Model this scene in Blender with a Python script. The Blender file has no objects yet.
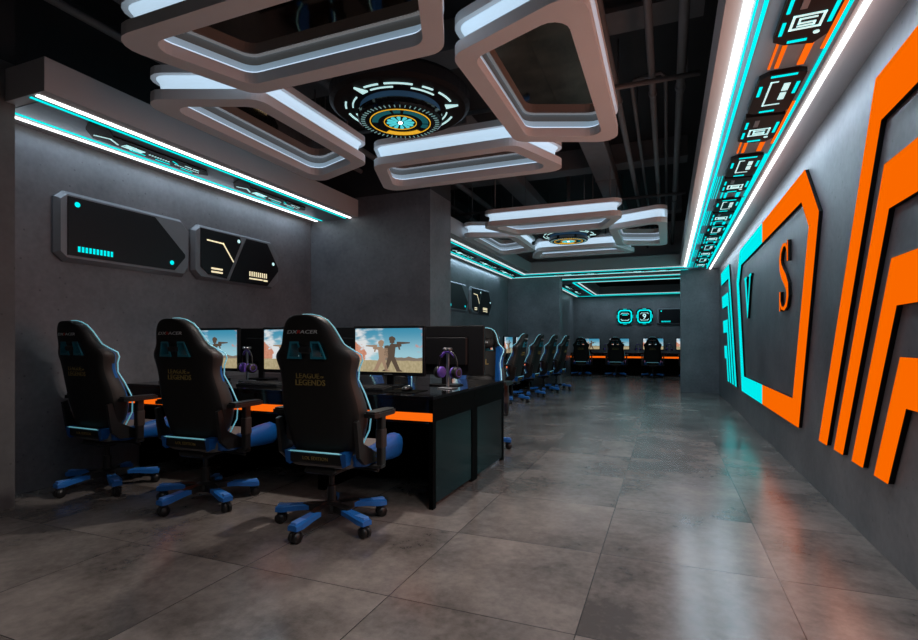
import bpy, math, random
from mathutils import Vector, Matrix
PI = math.pi
random.seed(4)
SC = bpy.context.scene
COL = SC.collection

# ------------------------------------------------------------------ camera, world, exposure, large lights
FPX, VPX, HORY = 518.0, 667.0, 342.0
TH = math.atan((VPX - 459) / FPX)
cd = bpy.data.cameras.new('camera')
cam = bpy.data.objects.new('camera', cd)
COL.objects.link(cam)
cam.location = (0, 0, 1.15)
cam.rotation_euler = (PI / 2, 0, TH)
cd.sensor_width = 36
cd.lens = 36 * FPX / 918
cd.shift_y = (HORY - 320) / 918
cd.clip_start = 0.05
SC.camera = cam
W = bpy.data.worlds.new('World')
SC.world = W
W.use_nodes = True
W.node_tree.nodes['Background'].inputs[0].default_value = (0.5, 0.6, 0.75, 1)
W.node_tree.nodes['Background'].inputs[1].default_value = 0.02
SC.view_settings.view_transform = 'Standard'
SC.view_settings.look = 'None'
SC.view_settings.exposure = 0.0
SC.view_settings.gamma = 1.0
SC.view_settings.use_curve_mapping = False

def area(name, loc, sx, sy, power, col, rot=(0, 0, 0)):
    l = bpy.data.lights.new(name, 'AREA')
    l.shape = 'RECTANGLE'; l.size = sx; l.size_y = sy
    l.energy = power; l.color = col
    o = bpy.data.objects.new(name, l)
    COL.objects.link(o); o.location = loc; o.rotation_euler = rot
    return o
def spot(name, loc, power, col, size=0.06, ang=150, blend=0.6, rot=(0, 0, 0)):
    l = bpy.data.lights.new(name, 'SPOT')
    l.energy = power; l.color = col; l.shadow_soft_size = size
    l.spot_size = math.radians(ang); l.spot_blend = blend
    o = bpy.data.objects.new(name, l)
    COL.objects.link(o); o.location = loc; o.rotation_euler = rot
    return o
ZS = 2.80      # underside of the dropped soffits
COOL = (0.72, 0.86, 1.0)
BLU = (0.62, 0.80, 1.0)
area('cove_light_right', (0.90, 5.2, ZS - 0.035), 0.05, 13.5, 34, BLU)
area('cove_light_right_inner', (0.36, 5.2, ZS - 0.035), 0.05, 13.5, 26, BLU)
area('cove_light_left', (-4.42, 3.95, ZS - 0.035), 0.04, 3.5, 5.5, BLU)
area('cove_light_left_far', (-3.78, 9.5, ZS - 0.035), 0.04, 5.5, 12, (0.55, 0.80, 1.0))
area('cove_light_cross', (-1.2, 12.3, ZS - 0.035), 3.0, 0.05, 7, (0.6, 0.85, 1.0))
area('cove_light_back_room', (-1.2, 18.7, ZS - 0.04), 3.6, 0.1, 14, (0.65, 0.85, 1.0))
area('cove_light_back_room_near', (-1.2, 14.3, ZS - 0.04), 3.6, 0.1, 9, (0.65, 0.85, 1.0))
spot('medallion_downlight', (-1.87, 3.46, 2.70), 120, (1.0, 0.91, 0.85), 0.05, 130, 0.5)
spot('medallion_downlight_far', (-1.5, 8.55, 2.70), 65, (1.0, 0.93, 0.88), 0.07, 120)
spot('fill_spot_walkway', (-0.25, 1.9, 3.4), 150, (1.0, 0.86, 0.78), 0.12, 85, 0.9)  # added fill over the walkway floor, no fixture hangs here
spot('fill_spot_middle', (-0.4, 5.6, 3.4), 85, (1.0, 0.9, 0.84), 0.12, 85, 0.9)  # added fill for the middle of the hall, without a fixture
spot('fill_spot_behind', (-2.3, 0.6, 3.4), 50, (1.0, 0.86, 0.78), 0.12, 95, 0.9)  # added unseen fill on the camera side of the near chairs
RY = math.radians
# light thrown by the lit emblem faces
area('emblem_light_orange', (0.98, 3.1, 1.5), 2.1, 1.6, 12, (1.0, 0.55, 0.43), (0, RY(90), 0))
area('emblem_light_frame', (0.98, 5.8, 1.5), 2.1, 1.8, 8, (1.0, 0.62, 0.5), (0, RY(90), 0))
area('emblem_light_cyan', (0.98, 9.6, 1.5), 2.1, 3.0, 3.5, (0.4, 0.82, 1.0), (0, RY(90), 0))
# side spill of the soffit strips over the underside panels
area('strip_spill_right', (0.39, 5.2, ZS - 0.05), 0.03, 15, 8, (0.7, 0.88, 1.0), (0, RY(-102), 0))
area('strip_spill_left', (-4.43, 4.0, ZS - 0.05), 0.03, 3.5, 1.6, (0.8, 0.9, 1.0), (0, RY(-102), 0))
area('strip_spill_wall', (0.925, 5.2, ZS - 0.05), 0.03, 15, 2.5, (0.85, 0.9, 1.0), (0, RY(-105), 0))
area('strip_spill_outer', (0.34, 5.2, ZS - 0.04), 0.03, 15, 2.2, (1.0, 0.92, 0.9), (0, RY(102), 0))

# ------------------------------------------------------------------ materials
def newmat(name):
    m = bpy.data.materials.new(name); m.use_nodes = True
    return m, m.node_tree, m.node_tree.nodes['Principled BSDF']
def pm(name, col, rough=0.5, metal=0.0, spec=0.5, emit=None, es=1.0, var=0.12, scale=30.0, coat=0.0, alpha=None):
    """plain surface with a little procedural variation"""
    m, nt, b = newmat(name)
    N = nt.nodes; L = nt.links
    b.inputs['Roughness'].default_value = rough
    b.inputs['Metallic'].default_value = metal
    b.inputs['Specular IOR Level'].default_value = spec
    b.inputs['Coat Weight'].default_value = coat
    tc = N.new('ShaderNodeTexCoord'); nz = N.new('ShaderNodeTexNoise')
    nz.inputs['Scale'].default_value = scale; nz.inputs['Detail'].default_value = 3
    L.new(tc.outputs['Object'], nz.inputs['Vector'])
    mx = N.new('ShaderNodeMix'); mx.data_type = 'RGBA'
    mx.inputs[6].default_value = (*[c * (1 - var) for c in col], 1)
    mx.inputs[7].default_value = (*[min(1, c * (1 + var)) for c in col], 1)
    L.new(nz.outputs['Fac'], mx.inputs[0]); L.new(mx.outputs[2], b.inputs['Base Color'])
    if emit:
        b.inputs['Emission Color'].default_value = (*emit, 1)
        b.inputs['Emission Strength'].default_value = es
    return m
def concrete(name, c0, c1, rough=0.6, pits=True, scale=1.6, bump=0.12):
    m, nt, b = newmat(name); N = nt.nodes; L = nt.links
    tc = N.new('ShaderNodeTexCoord')
    n1 = N.new('ShaderNodeTexNoise'); n1.inputs['Scale'].default_value = scale; n1.inputs['Detail'].default_value = 8; n1.inputs['Roughness'].default_value = 0.62
    n2 = N.new('ShaderNodeTexNoise'); n2.inputs['Scale'].default_value = scale * 14; n2.inputs['Detail'].default_value = 5
    L.new(tc.outputs['Object'], n1.inputs['Vector']); L.new(tc.outputs['Object'], n2.inputs['Vector'])
    mm = N.new('ShaderNodeMath'); mm.operation = 'MULTIPLY_ADD'; mm.inputs[1].default_value = 0.35
    L.new(n2.outputs['Fac'], mm.inputs[0]); L.new(n1.outputs['Fac'], mm.inputs[2])
    r = N.new('ShaderNodeValToRGB')
    r.color_ramp.elements[0].position = 0.45; r.color_ramp.elements[0].color = (*c0, 1)
    r.color_ramp.elements[1].position = 0.92; r.color_ramp.elements[1].color = (*c1, 1)
    L.new(mm.outputs[0], r.inputs[0])
    out = r.outputs[0]
    if pits:
        v = N.new('ShaderNodeTexVoronoi'); v.inputs['Scale'].default_value = 11
        L.new(tc.outputs['Object'], v.inputs['Vector'])
        lt = N.new('ShaderNodeMath'); lt.operation = 'LESS_THAN'; lt.inputs[1].default_value = 0.09
        L.new(v.outputs['Distance'], lt.inputs[0])
        mx = N.new('ShaderNodeMix'); mx.data_type = 'RGBA'; mx.inputs[7].default_value = (*[c * 0.55 for c in c0], 1)
        ml = N.new('ShaderNodeMath'); ml.operation = 'MULTIPLY'; ml.inputs[1].default_value = 0.6
        L.new(lt.outputs[0], ml.inputs[0]); L.new(ml.outputs[0], mx.inputs[0]); L.new(out, mx.inputs[6])
        out = mx.outputs[2]
    L.new(out, b.inputs['Base Color'])
    b.inputs['Roughness'].default_value = rough
    bp = N.new('ShaderNodeBump'); bp.inputs['Strength'].default_value = bump; bp.inputs['Distance'].default_value = 0.01
    L.new(mm.outputs[0], bp.inputs['Height']); L.new(bp.outputs[0], b.inputs['Normal'])
    return m
def floor_mat():
    m, nt, b = newmat('floor_concrete_tiles'); N = nt.nodes; L = nt.links
    tc = N.new('ShaderNodeTexCoord'); sp = N.new('ShaderNodeSeparateXYZ')
    L.new(tc.outputs['Object'], sp.inputs[0])
    def line(sock, off, pitch):
        a = N.new('ShaderNodeMath'); a.operation = 'ADD'; a.inputs[1].default_value = -off + 100 * pitch
        L.new(sock, a.inputs[0])
        d = N.new('ShaderNodeMath'); d.operation = 'DIVIDE'; d.inputs[1].default_value = pitch; L.new(a.outputs[0], d.inputs[0])
        f = N.new('ShaderNodeMath'); f.operation = 'FRACT'; L.new(d.outputs[0], f.inputs[0])
        s = N.new('ShaderNodeMath'); s.operation = 'PINGPONG'; s.inputs[1].default_value = 0.5; L.new(f.outputs[0], s.inputs[0])
        l = N.new('ShaderNodeMath'); l.operation = 'LESS_THAN'; l.inputs[1].default_value = 0.0028; L.new(s.outputs[0], l.inputs[0])
        fl = N.new('ShaderNodeMath'); fl.operation = 'FLOOR'; L.new(d.outputs[0], fl.inputs[0])
        return l.outputs[0], fl.outputs[0]
    lx, ix = line(sp.outputs[0], -0.334, 0.836)
    ly, iy = line(sp.outputs[1], 2.058, 0.842)
    mxx = N.new('ShaderNodeMath'); mxx.operation = 'MAXIMUM'; L.new(lx, mxx.inputs[0]); L.new(ly, mxx.inputs[1])
    cx = N.new('ShaderNodeCombineXYZ'); L.new(ix, cx.inputs[0]); L.new(iy, cx.inputs[1])
    wn = N.new('ShaderNodeTexWhiteNoise'); wn.noise_dimensions = '3D'; L.new(cx.outputs[0], wn.inputs['Vector'])
    va = N.new('ShaderNodeVectorMath'); va.operation = 'MULTIPLY_ADD'; va.inputs[1].default_value = (7, 7, 7)
    L.new(wn.outputs['Color'], va.inputs[0]); L.new(tc.outputs['Object'], va.inputs[2])
    n1 = N.new('ShaderNodeTexNoise'); n1.inputs['Scale'].default_value = 1.5; n1.inputs['Detail'].default_value = 5; n1.inputs['Roughness'].default_value = 0.5
    n2 = N.new('ShaderNodeTexNoise'); n2.inputs['Scale'].default_value = 18; n2.inputs['Detail'].default_value = 6; n2.inputs['Roughness'].default_value = 0.7
    L.new(va.outputs[0], n1.inputs['Vector']); L.new(va.outputs[0], n2.inputs['Vector'])
    mm = N.new('ShaderNodeMath'); mm.operation = 'MULTIPLY_ADD'; mm.inputs[1].default_value = 0.45
    L.new(n2.outputs['Fac'], mm.inputs[0]); L.new(n1.outputs['Fac'], mm.inputs[2])
    r = N.new('ShaderNodeValToRGB')
    r.color_ramp.elements[0].position = 0.5; r.color_ramp.elements[0].color = (0.075, 0.065, 0.06, 1)
    r.color_ramp.elements[1].position = 0.95; r.color_ramp.elements[1].color = (0.27, 0.236, 0.215, 1)
    L.new(mm.outputs[0], r.inputs[0])
    mx = N.new('ShaderNodeMix'); mx.data_type = 'RGBA'; mx.inputs[7].default_value = (0.03, 0.026, 0.026, 1)
    L.new(mxx.outputs[0], mx.inputs[0]); L.new(r.outputs[0], mx.inputs[6])
    L.new(mx.outputs[2], b.inputs['Base Color'])
    rr = N.new('ShaderNodeMapRange'); rr.inputs[3].default_value = 0.15; rr.inputs[4].default_value = 0.26
    L.new(mm.outputs[0], rr.inputs[0]); L.new(rr.outputs[0], b.inputs['Roughness'])
    b.inputs['Specular IOR Level'].default_value = 0.9
    return m
def glow(name, col, s, base=None):
    m, nt, b = newmat(name)
    b.inputs['Base Color'].default_value = (*(base or col), 1)
    b.inputs['Roughness'].default_value = 0.6
    b.inputs['Specular IOR Level'].default_value = 0.0
    b.inputs['Emission Color'].default_value = (*col, 1)
    b.inputs['Emission Strength'].default_value = s
    return m
def screen_mat():
    m, nt, b = newmat('lit_game_screen'); N = nt.nodes; L = nt.links
    tc = N.new('ShaderNodeTexCoord'); sp = N.new('ShaderNodeSeparateXYZ'); L.new(tc.outputs['Generated'], sp.inputs[0])
    u, v = sp.outputs[0], sp.outputs[2]
    def mth(op, a, bb=None, c=None):
        n = N.new('ShaderNodeMath'); n.operation = op
        for i, x in enumerate((a, bb, c)):
            if x is None: continue
            if isinstance(x, (int, float)): n.inputs[i].default_value = x
            else: L.new(x, n.inputs[i])
        return n.outputs[0]
    def noise(sc, det=5, st=(1, 1, 1)):
        mp = N.new('ShaderNodeMapping'); mp.inputs['Scale'].default_value = st; L.new(tc.outputs['Generated'], mp.inputs[0])
        n = N.new('ShaderNodeTexNoise'); n.inputs['Scale'].default_value = sc; n.inputs['Detail'].default_value = det
        L.new(mp.outputs[0], n.inputs['Vector']); return n.outputs['Fac']
    def mix(f, a, bb):
        n = N.new('ShaderNodeMix'); n.data_type = 'RGBA'
        L.new(f, n.inputs[0])
        for i, x in ((6, a), (7, bb)):
            if isinstance(x, tuple): n.inputs[i].default_value = (*x, 1)
            else: L.new(x, n.inputs[i])
        return n.outputs[2]
    def sstep(x, lo, hi):
        n = N.new('ShaderNodeMapRange'); n.interpolation_type = 'SMOOTHSTEP'
        L.new(x, n.inputs[0]); n.inputs[1].default_value = lo; n.inputs[2].default_value = hi; return n.outputs[0]
    sky = mix(sstep(v, 0.3, 1.0), (0.33, 0.58, 0.66), (0.045, 0.27, 0.42))
    cl = noise(3.2, 6, (1, 1, 1.6))
    left = mth('SUBTRACT', cl, mth('MULTIPLY', mth('ABSOLUTE', mth('SUBTRACT', u, 0.15)), 0.55))
    sky = mix(sstep(left, 0.36, 0.52), sky, (0.72, 0.75, 0.76))
    # autumn trees, left low and right high
    tn = noise(9, 6)
    tl = mth('ADD', mth('SUBTRACT', 0.62, mth('MULTIPLY', u, 2.6)), mth('MULTIPLY', mth('SUBTRACT', tn, 0.5), 0.9))
    tf = mth('MULTIPLY', sstep(mth('SUBTRACT', tl, mth('MULTIPLY', mth('ABSOLUTE', mth('SUBTRACT', v, 0.42)), 1.7)), 0.06, 0.16), 1.0)
    treec = mix(noise(26, 3), (0.42, 0.12, 0.07), (0.75, 0.38, 0.25))
    img = mix(tf, sky, treec)
    tr = mth('ADD', mth('SUBTRACT', mth('MULTIPLY', u, 2.4), 2.35), mth('MULTIPLY', mth('SUBTRACT', tn, 0.5), 1.6))
    tf2 = mth('MULTIPLY', sstep(tr, 0.02, 0.2), sstep(v, 0.35, 0.6))
    img = mix(tf2, img, (0.55, 0.28, 0.27))
    ruin = mth('MULTIPLY', mth('LESS_THAN', v, mth('MULTIPLY_ADD', noise(7, 2, (1, 1, 0.01)), 0.14, 0.27)), mth('GREATER_THAN', u, 0.45))
    img = mix(ruin, img, (0.22, 0.17, 0.13))
    fld = mix(noise(30, 4, (1, 1, 0.4)), (0.22, 0.17, 0.07), (0.62, 0.52, 0.33))
    img = mix(mth('LESS_THAN', v, mth('MULTIPLY_ADD', tn, 0.05, 0.24)), img, fld)
    b.inputs['Base Color'].default_value = (0.01, 0.01, 0.01, 1)
    b.inputs['Roughness'].default_value = 0.35
    L.new(img, b.inputs['Emission Color']); b.inputs['Emission Strength'].default_value = 0.95
    return m
M = dict(
    wall=concrete('dark_concrete_wall', (0.105, 0.107, 0.118), (0.215, 0.215, 0.23), 0.42),
    pillar=concrete('brown_grey_concrete', (0.10, 0.097, 0.097), (0.155, 0.15, 0.15), 0.5),
    floor=floor_mat(),
    soffit=pm('painted_soffit', (0.52, 0.51, 0.51), 0.6, var=0.04, scale=4),
    panel=pm('soffit_panel_grey', (0.20, 0.28, 0.33), 0.45, var=0.06, scale=6),
    black=pm('black_ceiling_paint', (0.032, 0.033, 0.036), 0.7, var=0.2, scale=3),
    pipe=pm('dark_pipe_paint', (0.17, 0.17, 0.175), 0.6, var=0.15, scale=8),
    frame=pm('frame_grey_lacquer', (0.86, 0.84, 0.83), 0.5, var=0.03, scale=5),
    mirror=pm('smoked_mirror', (0.17, 0.12, 0.09), 0.04, metal=1.0, var=0.05, scale=2),
    inner=pm('frame_inner_painted_glow', (0.4, 0.45, 0.5), 0.5, var=0.03, emit=(0.30, 0.42, 0.52), es=0.45),  # weak emission paints the led ring's light onto the inner wall
    waist=glow('frosted_light_band', (0.50, 0.65, 0.78), 0.85),
    ringled=glow('led_ring', (0.62, 0.80, 1.0), 0.95),
    led=glow('white_led', (1.0, 1.0, 1.0), 3.2),
    ledthin=glow('thin_white_led', (0.85, 0.97, 1.0), 0.8),
    cyan=glow('cyan_led', (0.0, 0.86, 0.88), 1.0, (0, .2, .2)),
    cyanface=glow('cyan_lit_face', (0.0, 0.87, 0.88), 0.95, (0.0, 0.04, 0.04)),
    orangeface=glow('orange_lit_face', (0.93, 0.135, 0.0), 1.0, (0.04, 0.004, 0.0)),
    orangeled=glow('orange_led', (0.95, 0.14, 0.005), 1.0, (.2, .03, 0)),
    pale=glow('pale_cyan_led', (0.55, 0.86, 0.86), 0.85),
    cream=glow('cream_led', (0.95, 0.82, 0.52), 0.85),
    tick=glow('tick_led', (0.20, 0.38, 0.38), 0.6),
    petal=glow('petal_led', (0.08, 0.62, 0.68), 0.9),
    teal=glow('dim_teal_led', (0.01, 0.10, 0.12), 0.7),
    yellow=glow('amber_led', (0.78, 0.42, 0.03), 0.9),
    bluel=glow('dim_blue_glow', (0.03, 0.075, 0.14), 0.28),
    side=pm('black_edge_return', (0.008, 0.008, 0.008), 0.6, spec=0.1, var=0.1),
    boardblack=pm('black_display_board', (0.014, 0.009, 0.008), 0.5, spec=0.1, var=0.1),
    panelframe=pm('brushed_panel_frame', (0.22, 0.23, 0.25), 0.4, metal=0.3, var=0.08, scale=12),
    panelblack=pm('black_panel_glass', (0.009, 0.009, 0.011), 0.35, spec=0.25, var=0.1),
    gloss=pm('glossy_black_laminate', (0.006, 0.006, 0.007), 0.09, spec=0.4, var=0.1),
    matt=pm('matt_black_laminate', (0.002, 0.002, 0.002), 0.5, spec=0.02, var=0.1),
    dglass=pm('dark_tinted_glass', (0.004, 0.008, 0.009), 0.16, spec=0.1, var=0.1),
    leather=pm('black_chair_leather', (0.012, 0.011, 0.010), 0.5, spec=0.3, var=0.12, scale=60),
    leather2=pm('charcoal_side_leather', (0.035, 0.026, 0.022), 0.5, var=0.12, scale=60),
    plastic=pm('black_plastic', (0.012, 0.012, 0.012), 0.35, var=0.1),
    blue=pm('blue_chair_leather', (0.004, 0.10, 0.36), 0.42, var=0.1, scale=50),
    bluep=pm('blue_painted_base', (0.02, 0.16, 0.52), 0.3, var=0.06),
    bluecap=pm('light_blue_cap', (0.12, 0.34, 0.85), 0.3, var=0.06),
    greyseat=pm('grey_seat_fabric', (0.17, 0.155, 0.145), 0.8, var=0.15, scale=80),
    piping=pm('pale_cyan_piping_glow', (0.42, 0.85, 0.95), 0.3, var=0.03, emit=(0.25, 0.75, 0.9), es=0.3),  # piping is no lamp; emission paints in its bright rim reflection
    tealtrim=pm('teal_trim', (0.02, 0.20, 0.27), 0.35, var=0.05),
    gold=pm('gold_thread', (0.28, 0.19, 0.05), 0.5, var=0.1),
    white=pm('white_thread', (0.6, 0.6, 0.6), 0.5, var=0.05),
    red=pm('red_thread', (0.6, 0.03, 0.02), 0.5, var=0.05),
    metal=pm('brushed_metal', (0.35, 0.35, 0.36), 0.3, metal=0.8, var=0.05),
    purple=pm('purple_ear_pad', (0.17, 0.08, 0.5), 0.45, var=0.1),
    bezel=pm('black_bezel', (0.008, 0.008, 0.009), 0.45, spec=0.2, var=0.1),
    keys=pm('charcoal_keys', (0.03, 0.03, 0.033), 0.5, var=0.2, scale=90),
    screen=screen_mat(),
    soldier=glow('screen_figure_brown', (0.10, 0.07, 0.05), 0.9, (0.01, 0.01, 0.01)),
    soldier2=glow('screen_figure_tan', (0.36, 0.24, 0.16), 0.9, (0.01, 0.01, 0.01)),
)

# ------------------------------------------------------------------ mesh helpers
class MB:
    def __init__(s): s.v = []; s.f = []; s.sm = []
    def add(s, vs, fs, smooth=False, T=None):
        k = len(s.v)
        s.v += [tuple(T @ Vector(p)) if T else tuple(p) for p in vs]
        s.f += [[k + i for i in f] for f in fs]; s.sm += [smooth] * len(fs)
        return s
    def box(s, x0, x1, y0, y1, z0, z1, T=None):
        return s.add([(x0, y0, z0), (x1, y0, z0), (x1, y1, z0), (x0, y1, z0), (x0, y0, z1), (x1, y0, z1), (x1, y1, z1), (x0, y1, z1)],
                     [(3, 2, 1, 0), (4, 5, 6, 7), (0, 1, 5, 4), (1, 2, 6, 5), (2, 3, 7, 6), (3, 0, 4, 7)], T=T)
    def rbox(s, x0, x1, y0, y1, z0, z1, r=0.01, T=None):
        """box with chamfered edges"""
        cx, cy, cz = (x0 + x1) / 2, (y0 + y1) / 2, (z0 + z1) / 2
        hx, hy, hz = (x1 - x0) / 2, (y1 - y0) / 2, (z1 - z0) / 2
        r = min(r, hx * .95, hy * .95, hz * .95)
        def ring(a, b, z): return [(cx - a, cy - b + r, z), (cx - a + r, cy - b, z), (cx + a - r, cy - b, z), (cx + a, cy - b + r, z), (cx + a, cy + b - r, z), (cx + a - r, cy + b, z), (cx - a + r, cy + b, z), (cx - a, cy + b - r, z)]
        R = [ring(hx - r, hy - r, cz - hz), ring(hx, hy, cz - hz + r), ring(hx, hy, cz + hz - r), ring(hx - r, hy - r, cz + hz)]
        vs = [p for q in R for p in q]
        fs = [tuple(range(7, -1, -1)), tuple(range(24, 32))]
        for k in range(3):
            for i in range(8):
                j = (i + 1) % 8; fs.append((k * 8 + i, k * 8 + j, (k + 1) * 8 + j, (k + 1) * 8 + i))
        return s.add(vs, fs, T=T)
    def prism(s, poly, a, b, ax='z', T=None):
        """poly extruded along an axis; ax x: poly=(y,z), ax y: poly=(x,z), ax z: poly=(x,y)"""
        n = len(poly)
        def P(p, t): return {'x': (t, p[0], p[1]), 'y': (p[0], t, p[1]), 'z': (p[0], p[1], t)}[ax]
        vs = [P(p, a) for p in poly] + [P(p, b) for p in poly]
        ar = sum(poly[i][0] * poly[(i + 1) % n][1] - poly[(i + 1) % n][0] * poly[i][1] for i in range(n))
        flip = (ar < 0) ^ (ax == 'y') ^ (b < a)
        fs = [tuple(range(n)), tuple(range(2 * n - 1, n - 1, -1))] + [(i, i + n, (i + 1) % n + n, (i + 1) % n) for i in range(n)]
        if not flip: fs = [tuple(reversed(f)) for f in fs]
        return s.add(vs, fs, T=T)
    def ring(s, outer, inner, a, b, ax='z', T=None, caps=(1, 1)):
        n = len(outer)
        def P(p, t): return {'x': (t, p[0], p[1]), 'y': (p[0], t, p[1]), 'z': (p[0], p[1], t)}[ax]
        vs = [P(p, a) for p in outer] + [P(p, a) for p in inner] + [P(p, b) for p in outer] + [P(p, b) for p in inner]
        fs = []
        for i in range(n):
            j = (i + 1) % n
            if caps[0]: fs.append((i, n + i, n + j, j))
            if caps[1]: fs.append((2 * n + i, 2 * n + j, 3 * n + j, 3 * n + i))
            fs.append((i, j, 2 * n + j, 2 * n + i)); fs.append((n + i, 3 * n + i, 3 * n + j, n + j))
        return s.add(vs, fs, T=T)
    def tube(s, pts, r, n=8, cap=True, T=None, closed=False):
        pts = [Vector(p) for p in pts]; m = len(pts)
        rr = r if isinstance(r, (list, tuple)) else [r] * m
        vs = []; prev = None
        for i, p in enumerate(pts):
            if closed: d = pts[(i + 1) % m] - pts[i - 1]
            else: d = pts[min(i + 1, m - 1)] - pts[max(i - 1, 0)]
            d.normalize()
            if prev is None:
                a = d.cross(Vector((0, 0, 1)))
                if a.length < 1e-3: a = d.cross(Vector((1, 0, 0)))
            else: a = prev - d * prev.dot(d)
            a.normalize(); prev = a; b = d.cross(a)
            vs += [tuple(p + rr[i] * (math.cos(t) * a + math.sin(t) * b)) for t in (2 * PI * k / n for k in range(n))]
        fs = []
        for i in range(m if closed else m - 1):
            i2 = (i + 1) % m
            for k in range(n):
                k2 = (k + 1) % n; fs.append((i * n + k, i * n + k2, i2 * n + k2, i2 * n + k))
        if cap and not closed: fs += [tuple(range(n - 1, -1, -1)), tuple(range((m - 1) * n, m * n))]
        return s.add(vs, fs, True, T)
    def lathe(s, prof, n=24, T=None, c=(0, 0)):
        """prof = (radius, z) bottom to top"""
        vs = []; fs = []; m = len(prof)
        for r, z in prof: vs += [(c[0] + r * math.cos(2 * PI * k / n), c[1] + r * math.sin(2 * PI * k / n), z) for k in range(n)]
        for i in range(m - 1):
            for k in range(n):
                k2 = (k + 1) % n; fs.append((i * n + k, i * n + k2, (i + 1) * n + k2, (i + 1) * n + k))
        fs += [tuple(range(n - 1, -1, -1)), tuple(range((m - 1) * n, m * n))]
        return s.add(vs, fs, False, T)
    def loft(s, rings, cap=True, smooth=True, T=None):
        n = len(rings[0]); vs = [p for r in rings for p in r]; fs = []
        for i in range(len(rings) - 1):
            for k in range(n):
                k2 = (k + 1) % n; fs.append((i * n + k, i * n + k2, (i + 1) * n + k2, (i + 1) * n + k))
        if cap: fs += [tuple(range(n - 1, -1, -1)), tuple(range((len(rings) - 1) * n, len(rings) * n))]
        return s.add(vs, fs, smooth, T)
def obj(name, mb, mat, parent=None, label=None, cat=None, group=None, kind=None, subsurf=0, loc=None):
    me = bpy.data.meshes.new(name)
    me.from_pydata(mb.v, [], mb.f)
    me.polygons.foreach_set('use_smooth', mb.sm)
    mats = mat if isinstance(mat, list) else [mat]
    for x in mats: me.materials.append(M[x] if isinstance(x, str) else x)
    me.update()
    o = bpy.data.objects.new(name, me); COL.objects.link(o)
    if parent: o.parent = parent
    if loc: o.location = loc
    if subsurf:
        md = o.modifiers.new('smooth', 'SUBSURF'); md.levels = subsurf; md.render_levels = subsurf
    return tag(o, label, cat, group, kind)
def tag(o, label=None, cat=None, group=None, kind=None):
    if label: o['label'] = label
    if cat: o['category'] = cat
    if group: o['group'] = group
    if kind: o['kind'] = kind
    return o
def thing(name, label, cat, loc=(0, 0, 0), rz=0, group=None):
    o = bpy.data.objects.new(name, None); COL.objects.link(o)
    o.empty_display_size = 0.1
    o.location = loc; o.rotation_euler = (0, 0, rz)
    return tag(o, label, cat, group)
def struct(name, mb, mat, parent=None): return obj(name, mb, mat, parent, kind=None if parent else 'structure')
def kids(o): return [c for c in COL.objects if c.parent == o]
def dup(o, loc, rz=0, label=None, group=None, parent=None):
    c = o.copy(); COL.objects.link(c)
    if parent: c.parent = parent
    else:
        c.location = loc; c.rotation_euler = (0, 0, rz)
        if label: c['label'] = label
        if group: c['group'] = group
    for ch in kids(o): dup(ch, None, parent=c)
    return c
def round_poly(pts, r, n=5):
    out = []; m = len(pts)
    for i in range(m):
        p = Vector(pts[i]); a = Vector(pts[i - 1]); b = Vector(pts[(i + 1) % m])
        da = (a - p).normalized(); db = (b - p).normalized()
        ang = da.angle(db); t = r / math.tan(ang / 2)
        s, e = p + da * t, p + db * t
        c = p + (da + db).normalized() * (r / math.sin(ang / 2))
        a0 = math.atan2(s.y - c.y, s.x - c.x); a1 = math.atan2(e.y - c.y, e.x - c.x)
        d = (a1 - a0 + PI) % (2 * PI) - PI
        out += [(c.x + r * math.cos(a0 + d * k / n), c.y + r * math.sin(a0 + d * k / n)) for k in range(n + 1)]
    return out
def offset_poly(pts, d):
    """shrink a convex ccw polygon by d"""
    m = len(pts); out = []
    for i in range(m):
        p0, p1, p2 = Vector(pts[i - 1]), Vector(pts[i]), Vector(pts[(i + 1) % m])
        e1 = (p1 - p0).normalized(); e2 = (p2 - p1).normalized()
        n1 = Vector((-e1.y, e1.x)); n2 = Vector((-e2.y, e2.x))
        bis = (n1 + n2); bis /= bis.length_squared / 2
        q = p1 + bis * d; out.append((q.x, q.y))
    return out
_tc = {}
def text_mb(s, size, ext=0.001, bold=0.0, shear=0.0, sx=1.0):
    """text as a mesh centred in x, lying in the xz plane facing -y"""
    cu = bpy.data.curves.new('t', 'FONT'); cu.body = s; cu.size = size; cu.extrude = ext; cu.align_x = 'CENTER'
    cu.offset = bold; cu.shear = shear; cu.resolution_u = 2
    o = bpy.data.objects.new('t', cu); COL.objects.link(o)
    dg = bpy.context.evaluated_depsgraph_get()
    me = bpy.data.meshes.new_from_object(o.evaluated_get(dg))
    mb = MB(); mb.add([(v.co.x * sx, -v.co.z, v.co.y) for v in me.vertices], [tuple(p.vertices) for p in me.polygons])
    bpy.data.objects.remove(o); bpy.data.curves.remove(cu); bpy.data.meshes.remove(me)
    return mb
def xform(mb, T): mb.v = [tuple(T @ Vector(p)) for p in mb.v]; return mb
def stroke(pts, w, a, b, ax='z', closed=False):
    """flat ribbon of given width along a 2D polyline, as boxes per segment"""
    mb = MB(); n = len(pts)
    for i in range(n if closed else n - 1):
        p, q = Vector(pts[i]), Vector(pts[(i + 1) % n]); d = (q - p).normalized(); nn = Vector((-d.y, d.x)) * w / 2
        p = p - d * w * 0.5; q = q + d * w * 0.5
        mb.prism([tuple(p + nn), tuple(p - nn), tuple(q - nn), tuple(q + nn)], a, b, ax)
    return mb
def mv(pts, dx, dy): return [(x + dx, y + dy) for x, y in pts]

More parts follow.
